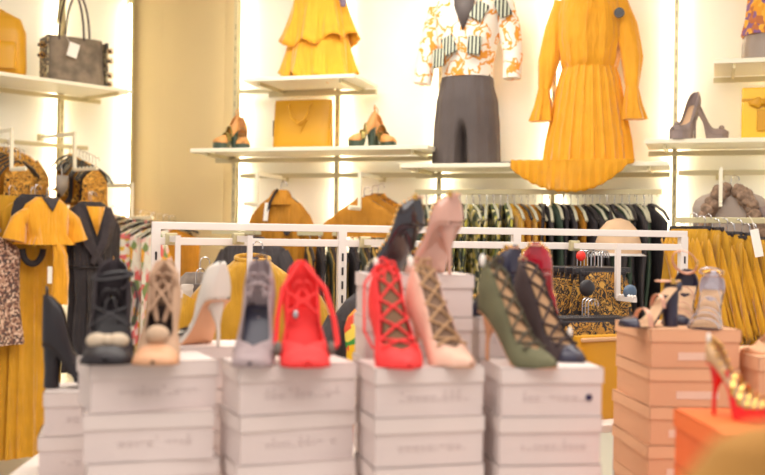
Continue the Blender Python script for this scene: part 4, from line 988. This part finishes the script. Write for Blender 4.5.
hang(RACK, 310, 300, -.06, 'dark printed top to the right of the mustard sweater', .24, .4, M_zeb, hgrp='hangers on the middle rack', rz=.5)
hang(RACK, 388, 284, .46, 'black quilted jacket behind the tall rear shoe boxes', .36, .5, M_dark, hgrp='hangers on the middle rack', k=4, amp=.03, d=.06, sl=dict(r0=.06, ln=.4, out=.02), name='hanging_jacket', drop=.09)
hang(RACK, 392, 300, .57, 'colourful tropical print dress in front of the black jacket', .30, .5, M_tropic, hgrp='hangers on the middle rack', k=6, amp=.05, d=.04, name='hanging_dress')
# baroque skirts
def skirt(mb, w, l, ph):
    return cloth(mb, [(0, 0, 0, w*.42, .022, .02), (-.03, 0, 0, w*.45, .03, .14), (-l*.5, 0, 0, w*.5, .045, .18), (-l, 0, 0, w*.58, .055, .22)], 5, ph, 80, 5)
s0 = None
BG = 'black and gold baroque print skirts on the middle rack'
for i in range(8):
    o_ = .02+.045*i; px = 580+3.5*i; u, z0, _ = RACK.hit(px-3, 270+i*.3, o_); loc = RACK.pt(u, o_, z0)
    lb = 'foremost black and gold baroque print skirt on the middle rack' if i == 7 else 'black and gold baroque print skirt, '+ORDS[i]+' from the back on the middle rack'
    if s0 is None:
        s0 = thing('hanging_skirt', lb, 'skirt', loc, RACK.ang-.1, BG); skirt(MB(), .25, .34, 0).build('body', M_baroque, s0)
        MB().box((0, 0, -.004), (.22, .036, .016)).build('waistband', M_black, s0, bevel=.004)
        h0 = hanger('clip hanger with a silver hook, first from the back among the baroque skirts', loc+Vector((0, 0, .012)), RACK.ang-.1, M_plastic, grp='clip hangers of the baroque skirts', clips=True, w=.34)
    else:
        dup(s0, loc, RACK.ang-.35+.22*(i % 4), lb, BG); dup(h0, loc+Vector((0, 0, .012)), RACK.ang-.35+.22*(i % 4), 'clip hanger with a silver hook, '+ORDS[i]+' from the back among the baroque skirts')
for i in range(3):
    o_ = .44+.05*i; u, z0, _ = RACK.hit(582+3*i, 320+i, o_); loc = RACK.pt(u, o_, z0)
    dup(s0, loc, RACK.ang, 'lower baroque print skirt, '+ORDS[i]+' from the back under the upper skirts', 'lower baroque print skirts'); dup(h0, loc+Vector((0, 0, .012)), RACK.ang, 'clip hanger of the '+ORDS[i]+' lower baroque print skirt from the back', 'clip hangers of the lower baroque skirts')
def disc(px, py, o_, r, label, m, ang=0, pl=RACK, cat='security tag', sq_=1):
    u, z0, _ = pl.hit(px, py, o_); t = thing('security_tag', label, cat, pl.pt(u, o_, z0), pl.ang+ang)
    MB().ball((0, 0, 0), (r, .012, r*sq_), 20, 10).build('shell', m, t)
    MB().tube([(0, .008, 0), (0, .02, 0)], .004, 8).build('pin', M_chrome, t)
disc(587, 288, .44, .029, 'round black security tag on the baroque print skirts', M_plastic)
disc(513, 251, .16, .034, 'flat oval black tag hanging under the rails between the navy and red heels', M_plastic, sq_=.5)
disc(630, 292, .42, .026, 'grey blue round tag at the right of the baroque skirts', P('blue_grey_plastic', (84, 104, 128), .3))
disc(581, 256, .36, .018, 'bright red size marker disc above the baroque skirts', P('red_plastic', (236, 50, 40), .4))
# more mustard bag under
u, z0, _ = RACK.hit(598, 372, .68)
mbg = thing('shopper_bag', 'yellow leather bag leaning between the white and peach box stacks', 'handbag', RACK.pt(u, .68, z0-.14), RACK.ang+R(12))
bagbody(.20, .10, .255, .95, .06).build('body', M_mustleather, mbg)
MB().box((0, -.026, .245), (.18, .010, .012), ry=-.0).build('rim', P('tan_trim', (220,176,130), .5), mbg, bevel=.003)
st = thing('stool', 'small white stool under the yellow leather bag', 'stool', RACK.pt(u, .68, 0), RACK.ang)
hs = z0-.14; MB().box((0, 0, hs-.012), (.34, .26, .024)).build('seat', M_white, st, bevel=.003)
for sx in (-1, 1):
    for sy in (-1, 1): MB().box((sx*.14, sy*.1, (hs-.024)/2), (.03, .03, hs-.024)).build('leg', M_white, st)
# beige hat on a stand
u, z0, _ = RACK.hit(618, 247, -.5)
hs_ = thing('hat_stand', 'slim stand holding the beige hat behind the middle rack', 'hat stand', RACK.pt(u, -.5, 0), RACK.ang)
MB().tube([(0, 0, .02), (0, 0, z0-.02)], .012, 10).build('pole', M_white, hs_); MB().tube([(0, 0, 0), (0, 0, .02)], .13, 24).build('base', M_white, hs_)
ht = thing('sun_hat', 'beige domed hat seen behind the top rails of the middle rack', 'hat', RACK.pt(u, -.5, z0-.03), RACK.ang)
cloth(MB(), [(-.0, 0, 0, .10, .11, 0), (.05, 0, 0, .098, .105, .0), (.11, 0, 0, .08, .085, .0), (.145, 0, 0, .05, .05, 0), (.158, 0, 0, .012, .012, 0)], 5, 0, 40, 6, 1).build('crown', P('beige_felt', (206, 172, 138), .8, var=.08, vs=10), ht)
cloth(MB(), [(-.008, 0, 0, .125, .13, .01), (.004, 0, 0, .10, .105, .0)], 5, 0, 40, 4, 1).build('brim', P('pale_blue_band', (196, 192, 190), .7), ht)
# near tan bag at the corner
nb = thing('suede_pouch', 'blurred tan and grey suede pouch at the bottom right corner', 'bag', put(752, .85, 1.036), R(10))
cloth(MB(), [(0, 0, 0, .05, .045, 0), (.05, 0, 0, .06, .05, .02), (.11, .0, 0, .056, .045, .02), (.145, .008, 0, .038, .03, .01), (.158, .012, 0, .014, .012, 0)], 5, 0, 40, 6, 1).build('body', P('tan_suede_near', (186, 134, 66), .9, var=.05, vs=10), nb)
cloth(MB(), [(0, .050, .01, .03, .042, 0), (.06, .055, .01, .032, .045, .0), (.13, .050, .01, .03, .04, .0), (.168, .045, .01, .01, .012, 0)], 5, 0, 30, 6, 1).build('grey_side_panel', P('grey_beige_suede', (176, 156, 124), .9), nb)
pd = thing('pedestal', 'white pedestal below the suede pouch, nearest the viewer', 'pedestal', put(752, .85, 0), 0)
MB().box((0, 0, .5105), (.16, .16, 1.021)).build('column', M_white, pd, smooth=False); MB().box((.01, 0, 1.0285), (.20, .20, .015)).build('top', M_white, pd, smooth=False, bevel=.002)
